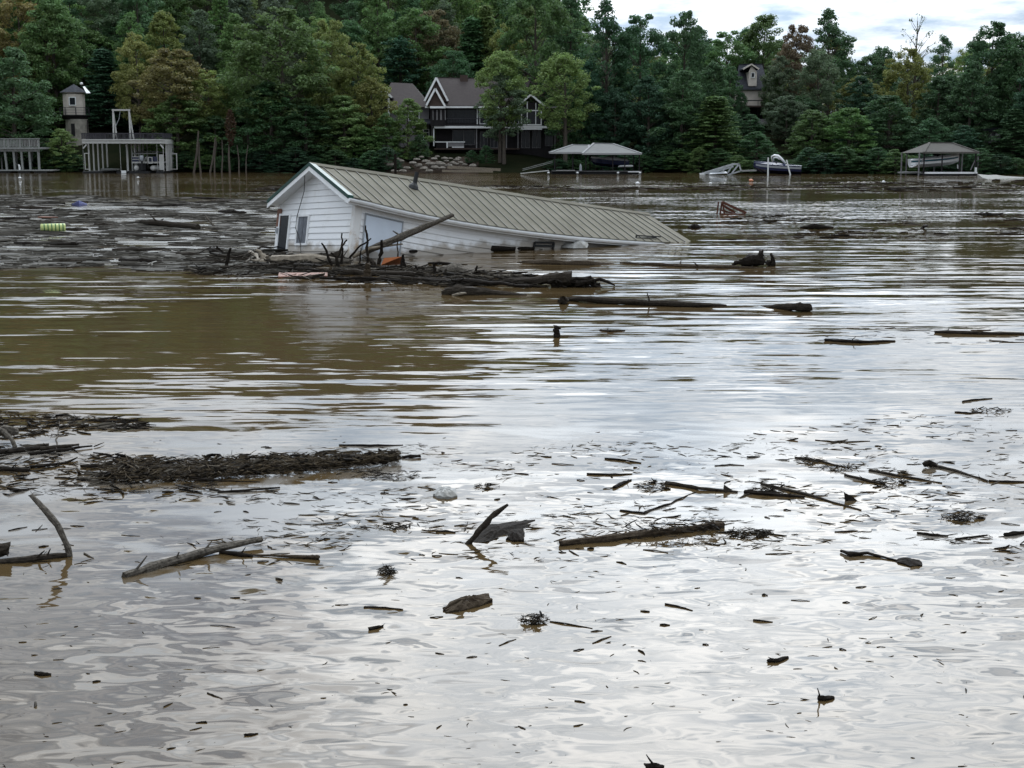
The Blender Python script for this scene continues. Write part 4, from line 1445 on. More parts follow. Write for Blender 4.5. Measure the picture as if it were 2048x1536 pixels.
tree(815, 196, 189, 'low', 'l', 36, 'light green leaning tree in front of the guest wing', z=1.5)
tree(772, 225, 188, 'low', 'g', 32, 'green shrub tree beside the guest wing', z=1.2)
tree(840, 268, 187, 'low', 'd', 22, 'dark shrub above the boulder bank', z=1.6)
tree(868, 18, 222, 'round', 'r', 52, 'rusty brown crowned tree rising behind the lake house')
tree(944, 30, 220, 'cone', 'd', 40, 'pointed dark conifer behind the lake house chimney')
tree(800, 70, 214, 'pine', 'k', 44)
tree(1012, 44, 216, 'round', 'y', 40)
tree(905, 100, 212, 'round', 'd', 44)
tree(1000, 98, 187, 'tall', 'l', 50, 'green tree with slim trunk standing in front of the lake house', z=1.2)
tree(1008, 135, 186.5, 'open', 'w', 44, 'greyish leafy tree in front of the lake house windows', z=1.0)
tree(1132, 102, 186, 'tall', 'l', 54, 'green tree with pale slim trunk beside the twin roofed boat lift', z=.8)
tree(972, 290, 184, 'low', 'd', 17, 'dark rounded shrub on the slope below the lake house', z=1.2)
tree(943, 300, 184, 'low', 'd', 13, 'small dark shrub below the porch rail of the lake house', z=1.2)
tree(1072, -40, 200, 'round', 'g', 66)
tree(1142, -20, 207, 'pine', 'd', 40, 'tall pine poking above the trees behind the lake house')
tree(1216, -6, 195, 'open', 'd', 52, 'tall dark tree with sky gaps beside the lake house')
tree(1180, 120, 192, 'low', 'k', 40, where=SH)
tree(1282, 26, 196, 'round', 'd', 58, 'dark dome shaped tree above the twin roofed lift')
tree(1232, 170, 190, 'hemlock', 'k', 44, where=SH)
tree(1300, 150, 188, 'hemlock', 'k', 56, where=SH)
tree(1370, 20, 198, 'round', 'd', 48)
tree(1365, 140, 187, 'hemlock', 'd', 54, where=SH)
tree(1330, 285, 185, 'low', 'd', 36, 'dark leafy bush at the water beside the twin roofed lift')
tree(1430, 120, 191, 'low', 'd', 50, where=SH)
tree(1432, 190, 184, 'hemlock', 'g', 52, 'leafy green tree beside the truss gangway')
tree(1455, 60, 212, 'round', 'g', 50)
tree(1462, 128, 203, 'round', 'd', 30, 'dark tree covering one side of the hillside house')
tree(1484, 185, 201, 'low', 'd', 16, 'narrow dark shrub against the hillside house wall')
tree(1548, 140, 203, 'round', 'g', 22, 'green tree close beside the roof of the hillside house')
tree(1528, 26, 216, 'tall', 'g', 44)
tree(1498, 50, 218, 'tall', 'd', 30)
tree(1592, 48, 206, 'round', 'r', 40, 'rusty brown tree above the hillside house')
tree(1562, 110, 202, 'round', 'w', 34)
tree(1662, 14, 208, 'open', 'd', 50, 'dark tall tree with lacy crown against the sky')
tree(1640, 96, 198, 'tall', 'w', 40, 'greyish tree with straight pale trunk near the hillside house')
tree(1575, 190, 192, 'round', 'w', 40)
tree(1500, 228, 192, 'low', 'd', 30, 'dark shrub below the hillside house deck')
tree(1515, 262, 182, 'low', 'd', 42, where=SH)
tree(1626, 218, 184, 'low', 'g', 54, where=SH)
tree(1700, 215, 182, 'hemlock', 'g', 56, where=SH)
tree(1740, 110, 206, 'round', 'd', 50)
tree(1720, 150, 196, 'round', 'y', 40)
tree(1770, 90, 214, 'tall', 'd', 34)
tree(1836, 26, 200, 'sparse', 'w', 42, 'half bare thin tree rising against the sky')
tree(1820, 95, 196, 'round', 'y', 46)
tree(1780, 190, 184, 'hemlock', 'd', 60, where=SH)
tree(1888, 66, 202, 'open', 'd', 30)
tree(1880, 150, 190, 'low', 'd', 56, where=SH)
tree(1990, 42, 192, 'round', 'd', 62, 'large dark tree behind the broken ramp')
tree(1945, 120, 186, 'low', 'd', 50, where=SH)
tree(2048, 62, 188, 'round', 'd', 56, where=SH)
tree(2090, 120, 182, 'low', 'k', 60, where=SH)
tree(2030, 215, 180, 'hemlock', 'd', 38, where=SH)
tree(1860, 235, 180, 'low', 'd', 46, where=SH)
tree(1930, 250, 178, 'low', 'k', 34, where=SH)
tree(2180, 60, 186, 'round', 'd', 80, where=SH)
tree(2300, 80, 182, 'low', 'g', 80, where=SH)
for px, top, dist, kd, c_ in [(1165 + 62 * i, 150 + 40 * ((i * 7) % 3), 192 + (i % 3) * 2.5, ('low', 'hemlock', 'round')[i % 3], 'dkgd'[i % 4]) for i in range(16)]:
    if not 1465 < px < 1545:
        tree(px, top, dist, kd, c_, 48, where='behind the boat lifts')
for px, top, dist, kd, c_ in [(-60 + 84 * i, 150 + 45 * ((i * 5) % 3), 201 + (i % 3) * 2, ('low', 'round', 'hemlock')[i % 3], 'dggbk'[i % 5]) for i in range(10)]:
    if not 110 < px < 200:
        tree(px, top, dist, kd, c_, 60, where='behind the docks')
# fill of the wooded hill behind, rank by rank, keeping to the skyline
SKX = [-500, 1120, 1180, 1240, 1320, 1350, 1400, 1450, 1500, 1560, 1620, 1660, 1720, 1790, 1870, 1910, 1960, 2010, 2060, 2400]
SKY = [-190, -60, 40, 50, 62, 66, 64, 84, 80, 70, 84, 84, 112, 112, 118, 100, 80, 70, 80, 70]
cols = 'ggggddbbllyow'
for dist, step, lift in ((208, 74, 60), (222, 70, 30), (236, 70, 8), (252, 76, 0), (272, 80, -10), (295, 90, -10)):
    x = -420.
    while x < 2420:
        px = x + tr_.uniform(-22, 22)
        sky_y = float(np.interp(px, SKX, SKY))
        top = sky_y + lift * (1.9 if px < 1100 else 1.0) + tr_.uniform(0, 46)
        skip = (750 < px < 1105 and dist < 215) or (1470 < px < 1545 and dist < 215) or (120 < px < 190 and dist < 210)
        if not skip:
            kd = tr_.choice(['round', 'round', 'round', 'low', 'tall', 'pine', 'open', 'low', 'hemlock'] if px < 1200 else ['round', 'round', 'hemlock', 'tall', 'low', 'open'])
            tree(px, top, dist + tr_.uniform(-5, 5), kd, tr_.choice(cols if px < 1200 else 'gdddkkwyg'))
        x += step
sr = random.Random(9)
xx = -150.
while xx < 2200:
    if not (775 < xx < 1095 or 150 < xx < 350):
        wx = P(xx, 345, 180).x
        dd2 = shore(wx) + sr.uniform(.2, 1.6)
        tree(xx, sr.uniform(292, 322), dd2, 'low', sr.choice('ddkkg'), sr.uniform(26, 38), where='growing at the very edge of the flood')
    xx += sr.uniform(30, 44)
# thin trunks standing in the flooded margin
for i, (x0, y0_, x1, y1_, rad) in enumerate(((387, 348, 397, 262, .17), (402, 348, 398, 285, .14), (419, 347, 431, 275, .14), (429, 347, 433, 282, .12), (443, 347, 444, 280, .11), (460, 347, 459, 270, .15), (478, 347, 474, 290, .10), (492, 346, 496, 290, .08))):
    p0, p1 = P(x0, y0_, 181), P(x1, y1_, 182)
    p0.z = -.3
    mid = p0.lerp(p1, .5) + Vector((.12 * (-1) ** i, 0, 0))
    vine = i == 5
    e = empty('flooded_sapling', p0, 'slim flooded trunk wrapped in rusty brown vine' if vine else 'slim pale bare trunk standing in the flooded shoreline', 'tree', None if vine else 'bare trunks standing in the flooded margin')
    MB().tube([p0, mid, p1], [rad, rad * .85, rad * .6], 7).build('trunk', 'bark', e)
    if vine:
        rs = np.random.RandomState(3)
        c0, c1 = P(460, 222, 181.4), P(462, 288, 181.4)
        cc = np.array([list(c1.lerp(c0, t)) for t in np.linspace(0, 1, 9)])
        wd = np.array([.35, .5, .65, .75, .8, .8, .7, .55, .3])
        v, f = leaf_cloud(rs, cc - np.array(p0), np.stack([wd, wd, wd * .9], 1), np.full(9, 150), .22)
        o = bpy.data.objects.new('crown', npmesh('crown', v, f, 'leaf'))
        COL.objects.link(o)
        o.parent = e
        o.color = (.075, .042, .022, 1)
#%%PART4

# ------------------------------------------------------------------ drift in the water
dr = random.Random(23)


def wood(name, label, pts, radii, m='wet_wood', cat='driftwood', group=None, stubs=0, seed=None, jit=.14, seg=4, bend=.04, flat=1., parent=None, n=8):
    """a branch or log through world points, roughened, with broken stubs"""
    seed = seed if seed is not None else dr.randint(0, 9999)
    r = random.Random(seed)
    pts = [Vector(p) for p in pts]
    if not isinstance(radii, (list, tuple)):
        radii = [radii] * len(pts)
    P2, R2 = [], []
    for i in range(len(pts) - 1):
        for k in range(seg):
            t = k / seg
            L_ = (pts[i + 1] - pts[i]).length
            off = Vector((r.uniform(-1, 1), r.uniform(-1, 1), r.uniform(-.4, .4))) * L_ * bend * (0 if (i == 0 and k == 0) else 1) * .5
            P2.append(pts[i].lerp(pts[i + 1], t) + off)
            R2.append((radii[i] * (1 - t) + radii[i + 1] * t) * r.uniform(.86, 1.12))
    P2.append(pts[-1])
    R2.append(radii[-1])
    mb = MB().tube(P2, R2, n, jit, seed, flat=flat)
    o = mb.build(name, m, parent, smooth=False)
    if parent is None:
        tag(o, label, cat, group)
    for s_ in range(stubs):
        k = r.randint(1, len(P2) - 2)
        a_ = P2[k]
        dv = Vector((r.uniform(-1, 1), r.uniform(-.6, .6), r.uniform(.3, 1.2))).normalized() * R2[k] * r.uniform(2.2, 5)
        MB().tube([a_, a_ + dv * .5 + Vector((r.uniform(-.2, .2) * R2[k], 0, 0)), a_ + dv], [R2[k] * .36, R2[k] * .26, R2[k] * .14], 5, .1, seed + s_).build('stub', m, o)
    return o


def floaters(name, label, samples, m, seed, lmin, lmax, thick=.16, zmax=.02, up=.08, cat=None, group=None, as_stuff=True, parent=None, spread=.6, pw=2.2, blobs=.12):
    """many slivers of drift lying on the water, one mesh; samples = list of (Vector, scale)"""
    rs = np.random.RandomState(seed)
    N = len(samples)
    c = np.array([[p.x, p.y, p.z] for p, s in samples])
    sc = np.array([s for p, s in samples])
    L_ = (lmin + (lmax - lmin) * rs.rand(N) ** pw) * sc
    ang = rs.normal(0, spread, N)
    flip = rs.rand(N) < .25
    ang[flip] = rs.uniform(0, PI, flip.sum())
    tilt = rs.normal(0, up, N)
    t = np.stack([np.cos(ang) * np.cos(tilt), np.sin(ang) * np.cos(tilt), np.sin(tilt)], 1)
    s = np.stack([-np.sin(ang), np.cos(ang), np.zeros(N)], 1)
    wd = L_ * rs.uniform(.3, 1.2, N) * thick
    hg = np.minimum(wd * rs.uniform(.35, .9, N), .05 * sc + .02)
    blob = rs.rand(N) < blobs
    wd[blob] *= 3
    hg[blob] *= 2
    u = np.cross(t, s)
    c = c + np.array([0, 0, 1]) * (hg * .2 + rs.uniform(0, zmax, N) * sc)[:, None]
    bendv = s * (L_ * rs.normal(0, .08, N))[:, None]
    ring = []
    for k, q in ((-.5, .55), (0., 1.), (.5, .5)):
        o = c + t * (L_ * k)[:, None] + (bendv if k == 0. else 0)
        for a_ in (0, 2.1, 4.2):
            ring.append(o + s * (wd * .5 * q * math.cos(a_))[:, None] + u * (hg * q * math.sin(a_))[:, None])
    v = np.stack(ring, 1).reshape(-1, 3)
    q = []
    for i in range(2):
        for j in range(3):
            a_, b_ = i * 3 + j, i * 3 + (j + 1) % 3
            q.append((a_, b_, b_ + 3, a_ + 3))
    q += [(2, 1, 0, 0), (6, 7, 8, 8)]
    q = np.array(q[:6])
    f = (np.arange(N)[:, None, None] * 9 + q[None]).reshape(-1, 4)
    og = Vector((float(c[:, 0].mean()), float(c[:, 1].mean()), 0)) if parent is None else ORIG.get(parent.name, parent.location)
    me = npmesh(name, v - np.array(og), f, m)
    o = bpy.data.objects.new(name, me)
    COL.objects.link(o)
    if parent is None:
        o.location = og
        tag(o, label, cat, group)
    else:
        o.parent = parent
    if as_stuff:
        o['kind'] = 'stuff'
    return o


def litter_material(name='drift_bits', lo=(.006, .005, .004), mid=(.026, .021, .016), hi=(.10, .088, .07)):
    m = bpy.data.materials.new(name)
    m.use_nodes = True
    n_, l_ = m.node_tree.nodes, m.node_tree.links
    b = n_['Principled BSDF']
    b.inputs['Roughness'].default_value = .65
    b.inputs['Specular IOR Level'].default_value = .05
    g_ = n_.new('ShaderNodeNewGeometry')
    cr = n_.new('ShaderNodeValToRGB')
    cr.color_ramp.elements[0].position = .0
    cr.color_ramp.elements[0].color = (*lo, 1)
    cr.color_ramp.elements[1].position = 1
    cr.color_ramp.elements[1].color = (*hi, 1)
    e_ = cr.color_ramp.elements.new(.72)
    e_.color = (*mid, 1)
    l_.new(g_.outputs['Random Per Island'], cr.inputs[0])
    l_.new(cr.outputs[0], b.inputs['Base Color'])
    return m


M['litter'] = litter_material()
M['mat_bits'] = litter_material('mat_bits', (.016, .014, .011), (.085, .078, .066), (.27, .26, .24))


def band(n_, poly_top, poly_bot, x0, x1, seed, dens=None, clump=None):
    """random points of the water between two pixel curves"""
    r = random.Random(seed)
    out = []
    tries = 0
    while len(out) < n_ and tries < n_ * 40:
        tries += 1
        x = r.uniform(x0, x1)
        a_, b_ = np.interp(x, *poly_top), np.interp(x, *poly_bot)
        y = r.uniform(a_, b_)
        if clump:
            q = vnoise(x / clump[0], y / clump[1], seed) * .6 + vnoise(x / clump[0] * 2.3, y / clump[1] * 2.3, seed + 1) * .4
            if q < clump[2] + r.uniform(-.1, .1):
                continue
        out.append((W(x, y), 1.0))
    return out


# the wide mat of drift behind and beside the sunken house
s1 = band(22000, ([-120, 300, 560, 640], [388, 392, 402, 470]), ([-120, 0, 200, 420, 560, 700], [548, 536, 536, 548, 552, 555]), -120, 560, 3, clump=(80, 8, .52))
floaters('drift_mat', 'wide grey mat of floating twigs and bark beside the sunken house', s1, 'mat_bits', 4, .08, 1.6, .045, .012, .03, spread=.3, pw=3.2, blobs=.03)
s1 = band(3800, ([420, 700, 960, 1200], [508, 512, 544, 558]), ([420, 560, 700, 960, 1200], [552, 556, 566, 575, 575]), 380, 1080, 5, clump=(60, 9, .46))
floaters('drift_tangle', 'tangle of broken twigs packed against the sunken house', s1, 'litter', 6, .05, 1.1, .045, .04, .15, spread=.5, pw=2.6, blobs=.04)
s1 = band(1500, ([900, 2048], [372, 360]), ([900, 2048], [384, 384]), 500, 2060, 7, clump=(120, 6, .52))
floaters('distant_drift', 'scattered flotsam on the water in front of the boat lifts', s1, 'litter', 8, .2, 1.8, .05, .01, .03, spread=.3)
s1 = band(500, ([1500, 2048], [430, 420]), ([1500, 2048], [480, 470]), 1450, 2060, 9, clump=(120, 12, .5))
floaters('open_water_drift', 'sparse twigs floating on the open water beyond the sunken house', s1, 'litter', 8, .1, .9, .06, .01, .03, spread=.3)
# near drift lines
s1 = band(5200, ([0, 500, 900, 1300, 2048], [900, 905, 880, 880, 800]), ([0, 600, 1000, 1500, 2048], [1140, 1130, 1130, 1100, 1130]), -40, 2090, 10, clump=(190, 30, .55))
floaters('near_drift', 'band of small twigs, leaves and silt drifting across the near water', s1, 'litter', 11, .006, .20, .055, .003, .06, pw=3.0, blobs=.08)
s1 = band(900, ([0, 2048], [870, 850]), ([0, 2048], [1540, 1540]), -40, 2090, 12, clump=(260, 90, .42))
floaters('stray_drift', 'stray bits of leaf and twig on the glassy near water', s1, 'litter', 13, .006, .08, .14, .002, .06, pw=3)
s1 = band(900, ([0, 300], [822, 840]), ([0, 300], [880, 858]), -40, 300, 14, clump=(60, 12, .35)) + band(700, ([-40, 420], [880, 930]), ([-40, 420], [990, 985]), -40, 430, 15, clump=(80, 14, .4))
floaters('side_drift', 'loose drift of twigs gathered around the pale snag', s1, 'litter', 16, .02, .30, .07, .012, .12)
s1 = band(150, ([1650, 2060], [652, 650]), ([1650, 2060], [690, 686]), 1640, 2080, 17, clump=(90, 9, .42))
floaters('far_side_drift', 'thin line of twigs floating past the long dark logs', s1, 'litter', 18, .03, .4, .04, .004, .03, spread=.3, blobs=.02)

# --- logs and branches around the house
lean = [W(716, 508, .1), P(770, 487, 43.0), P(835, 460, 43.2), P(906, 429.5, 43.5)]
wood('leaning_log', 'long grey log leaning up across the boarded opening of the sunken house', lean, [.125, .11, .095, .06], 'grey_wood', 'log', stubs=2, seed=5, n=10, bend=.03)
wood('leaning_branch', 'pale split branch lying under the long leaning log', [W(706, 514, .1), P(740, 497, 42.9), P(805, 488, 43.1)], [.06, .05, .025], 'pale_wood', 'branch', seed=6)
up_sticks = [((734, 520), (731, 451), .045), ((682, 530), (684, 466), .04), ((664, 528), (643, 486), .05), ((668, 508), (694, 480), .045), ((690, 514), (742, 477), .04), ((758, 530), (763, 480), .075), ((748, 538), (735, 513), .06), ((680, 525), (662, 505), .045), ((718, 520), (722, 496), .03),
             ((755, 535), (738, 516), .05), ((802, 540), (806, 509), .075), ((809, 540), (806, 520), .06), ((828, 545), (831, 530), .04), ((837, 548), (831, 531), .04), ((870, 552), (867, 524), .06), ((884, 552), (893, 538), .045), ((942, 556), (955, 532), .05), ((733, 512), (733, 460), .03), ((793, 510), (794, 478), .025), ((450, 515), (462, 496), .06), ((547, 520), (556, 527), .05)]
for i, (b_, t_, rad) in enumerate(up_sticks):
    pb = W(b_[0], max(b_[1], 529 + (i % 4) * 3), -.05)
    wood('upright_snag', 'dark broken branch sticking up from the tangle at the sunken house', [pb, P((b_[0] + t_[0]) / 2 + 1.5, (b_[1] + t_[1]) / 2, pb.y), P(*t_, pb.y - .05)], [rad, rad * .85, rad * .5], 'black_wood' if i % 3 else 'wet_wood', 'branch', 'upright snags in the tangle at the sunken house', seed=40 + i, bend=.1, n=6)
lay = [((500, 486), (640, 505), .06, 'grey_wood'), ((470, 515), (575, 492), .05, 'wet_wood'), ((520, 512), (690, 508), .06, 'wet_wood'), ((540, 520), (700, 523), .22, 'grey_wood'), ((600, 500), (715, 497), .10, 'wet_wood'), ((640, 520), (745, 500), .13, 'wet_wood'), ((440, 535), (600, 527), .07, 'wet_wood'), ((560, 536), (700, 545), .06, 'black_wood'),
       ((690, 545), (860, 552), .14, 'wet_wood'), ((640, 556), (800, 560), .06, 'black_wood'), ((500, 505), (520, 520), .12, 'pale_wood'), ((490, 525), (512, 512), .07, 'grey_wood'), ((760, 555), (930, 562), .08, 'wet_wood'), ((850, 560), (1060, 572), .10, 'black_wood'), ((420, 512), (470, 514), .07, 'wet_wood'), ((380, 520), (470, 526), .05, 'wet_wood'), ((735, 507), (770, 500), .16, 'grey_wood')]
for i, (a_, b_, rad, m_) in enumerate(lay):
    p0, p1 = W(*a_, .05), W(*b_, .06)
    mid = p0.lerp(p1, .5) + Vector((0, 0, .12 if i in (0, 1, 5, 16) else .02))
    wood('drift_branch', 'bare branch lying in the drift tangle against the sunken house', [p0, mid, p1], [rad * .6, rad * .6, rad * .35], m_, 'branch', 'branches lying in the tangle at the sunken house', stubs=1, seed=80 + i, bend=.08)
pw = W(600, 523, .0)
wood('pale_log', 'thick pale barkless trunk floating in front of the gable windows', [W(545, 522, .06), W(620, 520, .08), W(668, 524, .02)], [.20, .23, .15], 'pale_wood', 'log', seed=7, n=10)
for i, (b_, t_) in enumerate((((528, 522), (512, 500)), ((530, 524), (504, 520)), ((535, 518), (520, 508)))):
    pb = W(*b_, .05)
    wood('pale_root', 'pale twisted root of the barkless trunk by the gable', [pb, P((b_[0] + t_[0]) / 2, t_[1] + 3, pb.y + .1), P(*t_, pb.y + .2)], [.09, .06, .03], 'pale_wood', 'root', 'pale roots beside the barkless trunk', seed=130 + i, bend=.12)
wood('half_sunk_trunk', 'pale rounded trunk half sunk beside the drift tangle', [W(872, 545, .0), W(905, 543, .05), W(950, 552, -.06)], [.16, .24, .18], 'grey_wood', 'log', seed=8, n=10)
wood('flat_plank', 'dark flat plank floating along the sunken house wall', [W(858, 526, .02), W(880, 526, .05), W(935, 529, .0)], [.05, .09, .03], 'black_wood', 'plank', seed=9, flat=.5)
og = MB().quadbox([W(762, 530, .10), W(806, 528, .06), P(804, 513, 40.3), P(768, 516, 40.3)], (0, .05, -.02))
tag(og.build('orange_board', 'orange_board'), 'orange board wedged in the tangle beside the leaning log', 'board')
sg_ = MB().quadbox([W(556, 553, .04), W(655, 551, .05), W(655, 545, .10), W(558, 545, .10)], (0, 0, -.06))
tag(sg_.build('salmon_board', 'salmon_board'), 'salmon coloured board floating flat in front of the drift tangle', 'board')
rd = W(733, 560)
wood('reddish_stump', 'short reddish stump standing in the water before the tangle', [rd + Vector((0, 0, -.1)), rd + Vector((.02, 0, .18)), rd + Vector((.05, 0, .42))], [.12, .11, .07], 'brown_wood', 'stump', seed=10)
wood('wall_log', 'long black log floating along the foot of the sunken house wall', [HL(Vector((2.0, -HS - .2, -1.25))) * 1.0, W(900, 497, .06), W(1000, 497, .07), W(1068, 497, .04)], [.05, .07, .09, .05], 'black_wood', 'log', seed=11)
wood('wall_log', 'short thick black log against the wall below the window sash', [W(955, 498, .05), W(985, 497, .10), W(1030, 498, .06)], [.08, .13, .07], 'black_wood', 'log', seed=12)
bgm = MB()
c = W(1150, 496)
for k_, (x, y, z, w_) in enumerate(((0, 0, 0, 0),)):
    pass
bpts = [(-.62, 0, .02), (-.6, .2, .22), (-.1, .1, .24), (.0, .15, .38), (.15, .1, .42), (.55, .2, .26), (.58, 0, .14), (.5, -.2, .02), (-.1, -.3, .02), (-.05, -.15, .2), (.2, -.1, .3)]
bgm.poly([c + Vector((p[0] * .8, p[1], p[2] * .72)) for p in bpts], [(0, 8, 9, 1), (1, 9, 2), (2, 9, 3), (3, 9, 10, 4), (4, 10, 5), (5, 10, 6), (6, 10, 7), (10, 9, 8, 7), (0, 1, 2, 3, 4, 5, 6, 7, 8)])
tag(bgm.build('crumpled_sheet', 'foam'), 'crumpled white plastic sheet floating against the sunken house wall', 'plastic sheet')

# --- long logs in the middle water
wood('floating_log', 'long brown waterlogged log floating parallel to the sunken house wall', [W(1036, 528, -.04), W(1090, 527, .02), W(1180, 529, .02), W(1228, 530, -.05)], [.07, .13, .12, .06], 'brown_wood', 'log', seed=20)
wood('floating_log', 'thin reddish log floating towards the upturned root', [W(1240, 526, .0), W(1320, 530, .02), W(1400, 535, .01), W(1500, 537, .0), W(1600, 541, -.05)], [.03, .06, .08, .05, .03], 'brown_wood', 'log', seed=21, stubs=2)
st = empty('upturned_root', W(1512, 533), 'dark upturned root stump with claw like roots rising from the water', 'stump')
c = W(1512, 532)
wood('root_body', '', [c + Vector((-.42, 0, .1)), c + Vector((-.1, 0, .18)), c + Vector((.25, 0, .12))], [.1, .2, .12], 'black_wood', parent=st, seed=1)
for k_, pth in enumerate(([(.05, 0, .15), (.12, 0, .35), (.2, 0, .46)], [(.1, 0, .1), (.17, 0, .3), (.12, .1, .42)], [(-.4, 0, .12), (-.58, 0, .1), (-.7, 0, .02)], [(.45, 0, -.05), (.5, 0, .18), (.42, 0, .36)], [(.3, 0, .05), (.4, 0, .12), (.55, 0, .05)])):
    wood('root', '', [c + Vector(p) for p in pth], [.1, .07, .035], 'black_wood', parent=st, seed=50 + k_, bend=.12, n=6)
rm = empty('root_wad', W(1150, 575), 'ragged black root wad at the end of a drift log', 'root wad')
c = W(1150, 574)
wood('trunk', '', [W(1010, 560, .02), W(1060, 562, .10), c + Vector((-.6, 0, .2)), c + Vector((-.1, 0, .22))], [.05, .09, .15, .18], 'wet_wood', parent=rm, seed=2, n=10)
for k_ in range(26):
    a_ = dr.uniform(0, 2 * PI)
    s0 = c + Vector((dr.uniform(-.7, .45), dr.uniform(-.15, .15), dr.uniform(.02, .18)))
    wood('root', '', [s0, s0 + Vector((dr.uniform(.1, .3), dr.uniform(-.1, .1), dr.uniform(-.05, .1))), s0 + Vector((dr.uniform(.2, .6), dr.uniform(-.2, .2), dr.uniform(-.2, .06)))], [dr.uniform(.04, .10), .05, .02], 'black_wood', parent=rm, seed=60 + k_, bend=.15, n=6, seg=2)
wood('floating_log', 'stubby round nosed log floating before the drift tangle', [W(890, 585, .04), W(920, 583, .08), W(970, 585, .05), W(1052, 592, -.02)], [.11, .15, .10, .05], 'wet_wood', 'log', seed=22, n=10)
wood('log_splinter', 'pale broken splinter under the stubby round nosed log', [W(905, 591, .0), W(918, 588, .05), W(932, 586, .1)], [.03, .04, .02], 'pale_wood', 'splinter', seed=23)
wood('floating_log', 'longest dark log drifting on the open brown water', [W(1122, 598, .02), W(1180, 599, .08), W(1300, 606, .06), W(1400, 610, .05), W(1452, 612, .0)], [.04, .075, .07, .06, .035], 'wet_wood', 'log', seed=24, stubs=1)
wood('log_knot', 'rounded knot of wood floating at the end of the longest log', [W(1122, 602, -.02), W(1126, 600, .1), W(1134, 600, .06)], [.07, .09, .05], 'wet_wood', 'driftwood', seed=29)
wood('floating_log', 'blunt black log end drifting alone past the longest log', [W(1520, 614, -.03), W(1565, 614, .05), W(1600, 614, .10), W(1620, 615, .08)], [.03, .07, .10, .09], 'wet_wood', 'log', seed=25)
c = W(1113, 674)
dk_ = wood('lone_snag', 'small dark snag poking out of the calm middle water', [c + Vector((0, 0, -.05)), c + Vector((.0, 0, .08)), c + Vector((-.03, 0, .19)), c + Vector((.08, 0, .16))], [.07, .06, .05, .015], 'black_wood', 'snag', seed=26, bend=.02)
wood('floating_log', 'long log with upright branch floating in the grey drift mat', [W(272, 443, .02), W(300, 445, .15), W(360, 450, .15), W(396, 455, .1)], [.06, .13, .13, .16], 'wet_wood', 'log', seed=27, stubs=2)
p0 = W(428, 452, .0)
wood('drift_branch', 'pale slanting branch beside the log in the grey drift mat', [p0, P(410, 430, p0.y + .2)], [.06, .03], 'grey_wood', 'branch', seed=28)
for i, (a_, b_, rad) in enumerate((((20, 415), (105, 417), .12), ((145, 410), (172, 408), .15), ((160, 432), (185, 430), .1), ((440, 424), (492, 426), .14), ((190, 450), (225, 450), .12), ((30, 488), (75, 488), .10), ((130, 459), (175, 459), .1), ((0, 438), (60, 436), .09), ((225, 500), (330, 498), .08), ((240, 520), (330, 524), .09), ((350, 508), (410, 511), .09), ((300, 412), (400, 409), .08), ((390, 405), (470, 402), .09), ((420, 500), (440, 508), .14), ((100, 520), (170, 523), .08), ((380, 395), (450, 398), .08), ((250, 470), (340, 474), .07), ((100, 490), (200, 484), .06))):
    wood('mat_log', 'dark log end floating in the grey drift mat', [W(*a_, .02), W((a_[0] + b_[0]) / 2, (a_[1] + b_[1]) / 2, .06), W(*b_, .01)], [rad * .7, rad, rad * .6], 'black_wood' if i % 2 else 'wet_wood', 'log', 'log ends in the grey drift mat', seed=150 + i)
p0 = W(430, 508, 0)
tag(MB().poly([p0, p0 + Vector((.35, 0, .02)), p0 + Vector((.05, .02, .28)), p0 + Vector((.1, .25, .05))], [(0, 1, 2), (1, 3, 2), (3, 0, 2), (0, 3, 1)]).build('bark_slab', 'black_wood'), 'triangular black slab of bark standing in the drift mat', 'bark')
# striped float
c0, c1 = W(81, 456, .14), W(131, 455, .14)
fl_ = empty('striped_float', c0.lerp(c1, .5) - Vector((0, 0, .14)), 'yellow green rolled float with dark green bands in the drift mat', 'float')
MB().tube([c0, c0.lerp(c1, .02), c0.lerp(c1, .98), c1], [.12, .17, .17, .13], 14).build('roll', 'float_green', fl_, smooth=True)
for k_ in range(6):
    t = .12 + k_ * .15
    MB().tube([c0.lerp(c1, t), c0.lerp(c1, t + .05)], .176, 14).build('band', 'float_stripe', fl_, smooth=False)
tag(MB().bar(W(80, 434, .05), W(112, 435, .05), .28, .06).build('orange_strip', 'salmon_board'), 'orange and white strip floating beyond the striped float', 'strip')
tag(MB().tube([W(145, 409, .05), W(158, 408, .16), W(173, 409, .04)], [.05, .2, .05], 9, .1, 3).build('blue_drum', 'blue_plastic'), 'small dark blue plastic drum in the drift mat', 'drum')
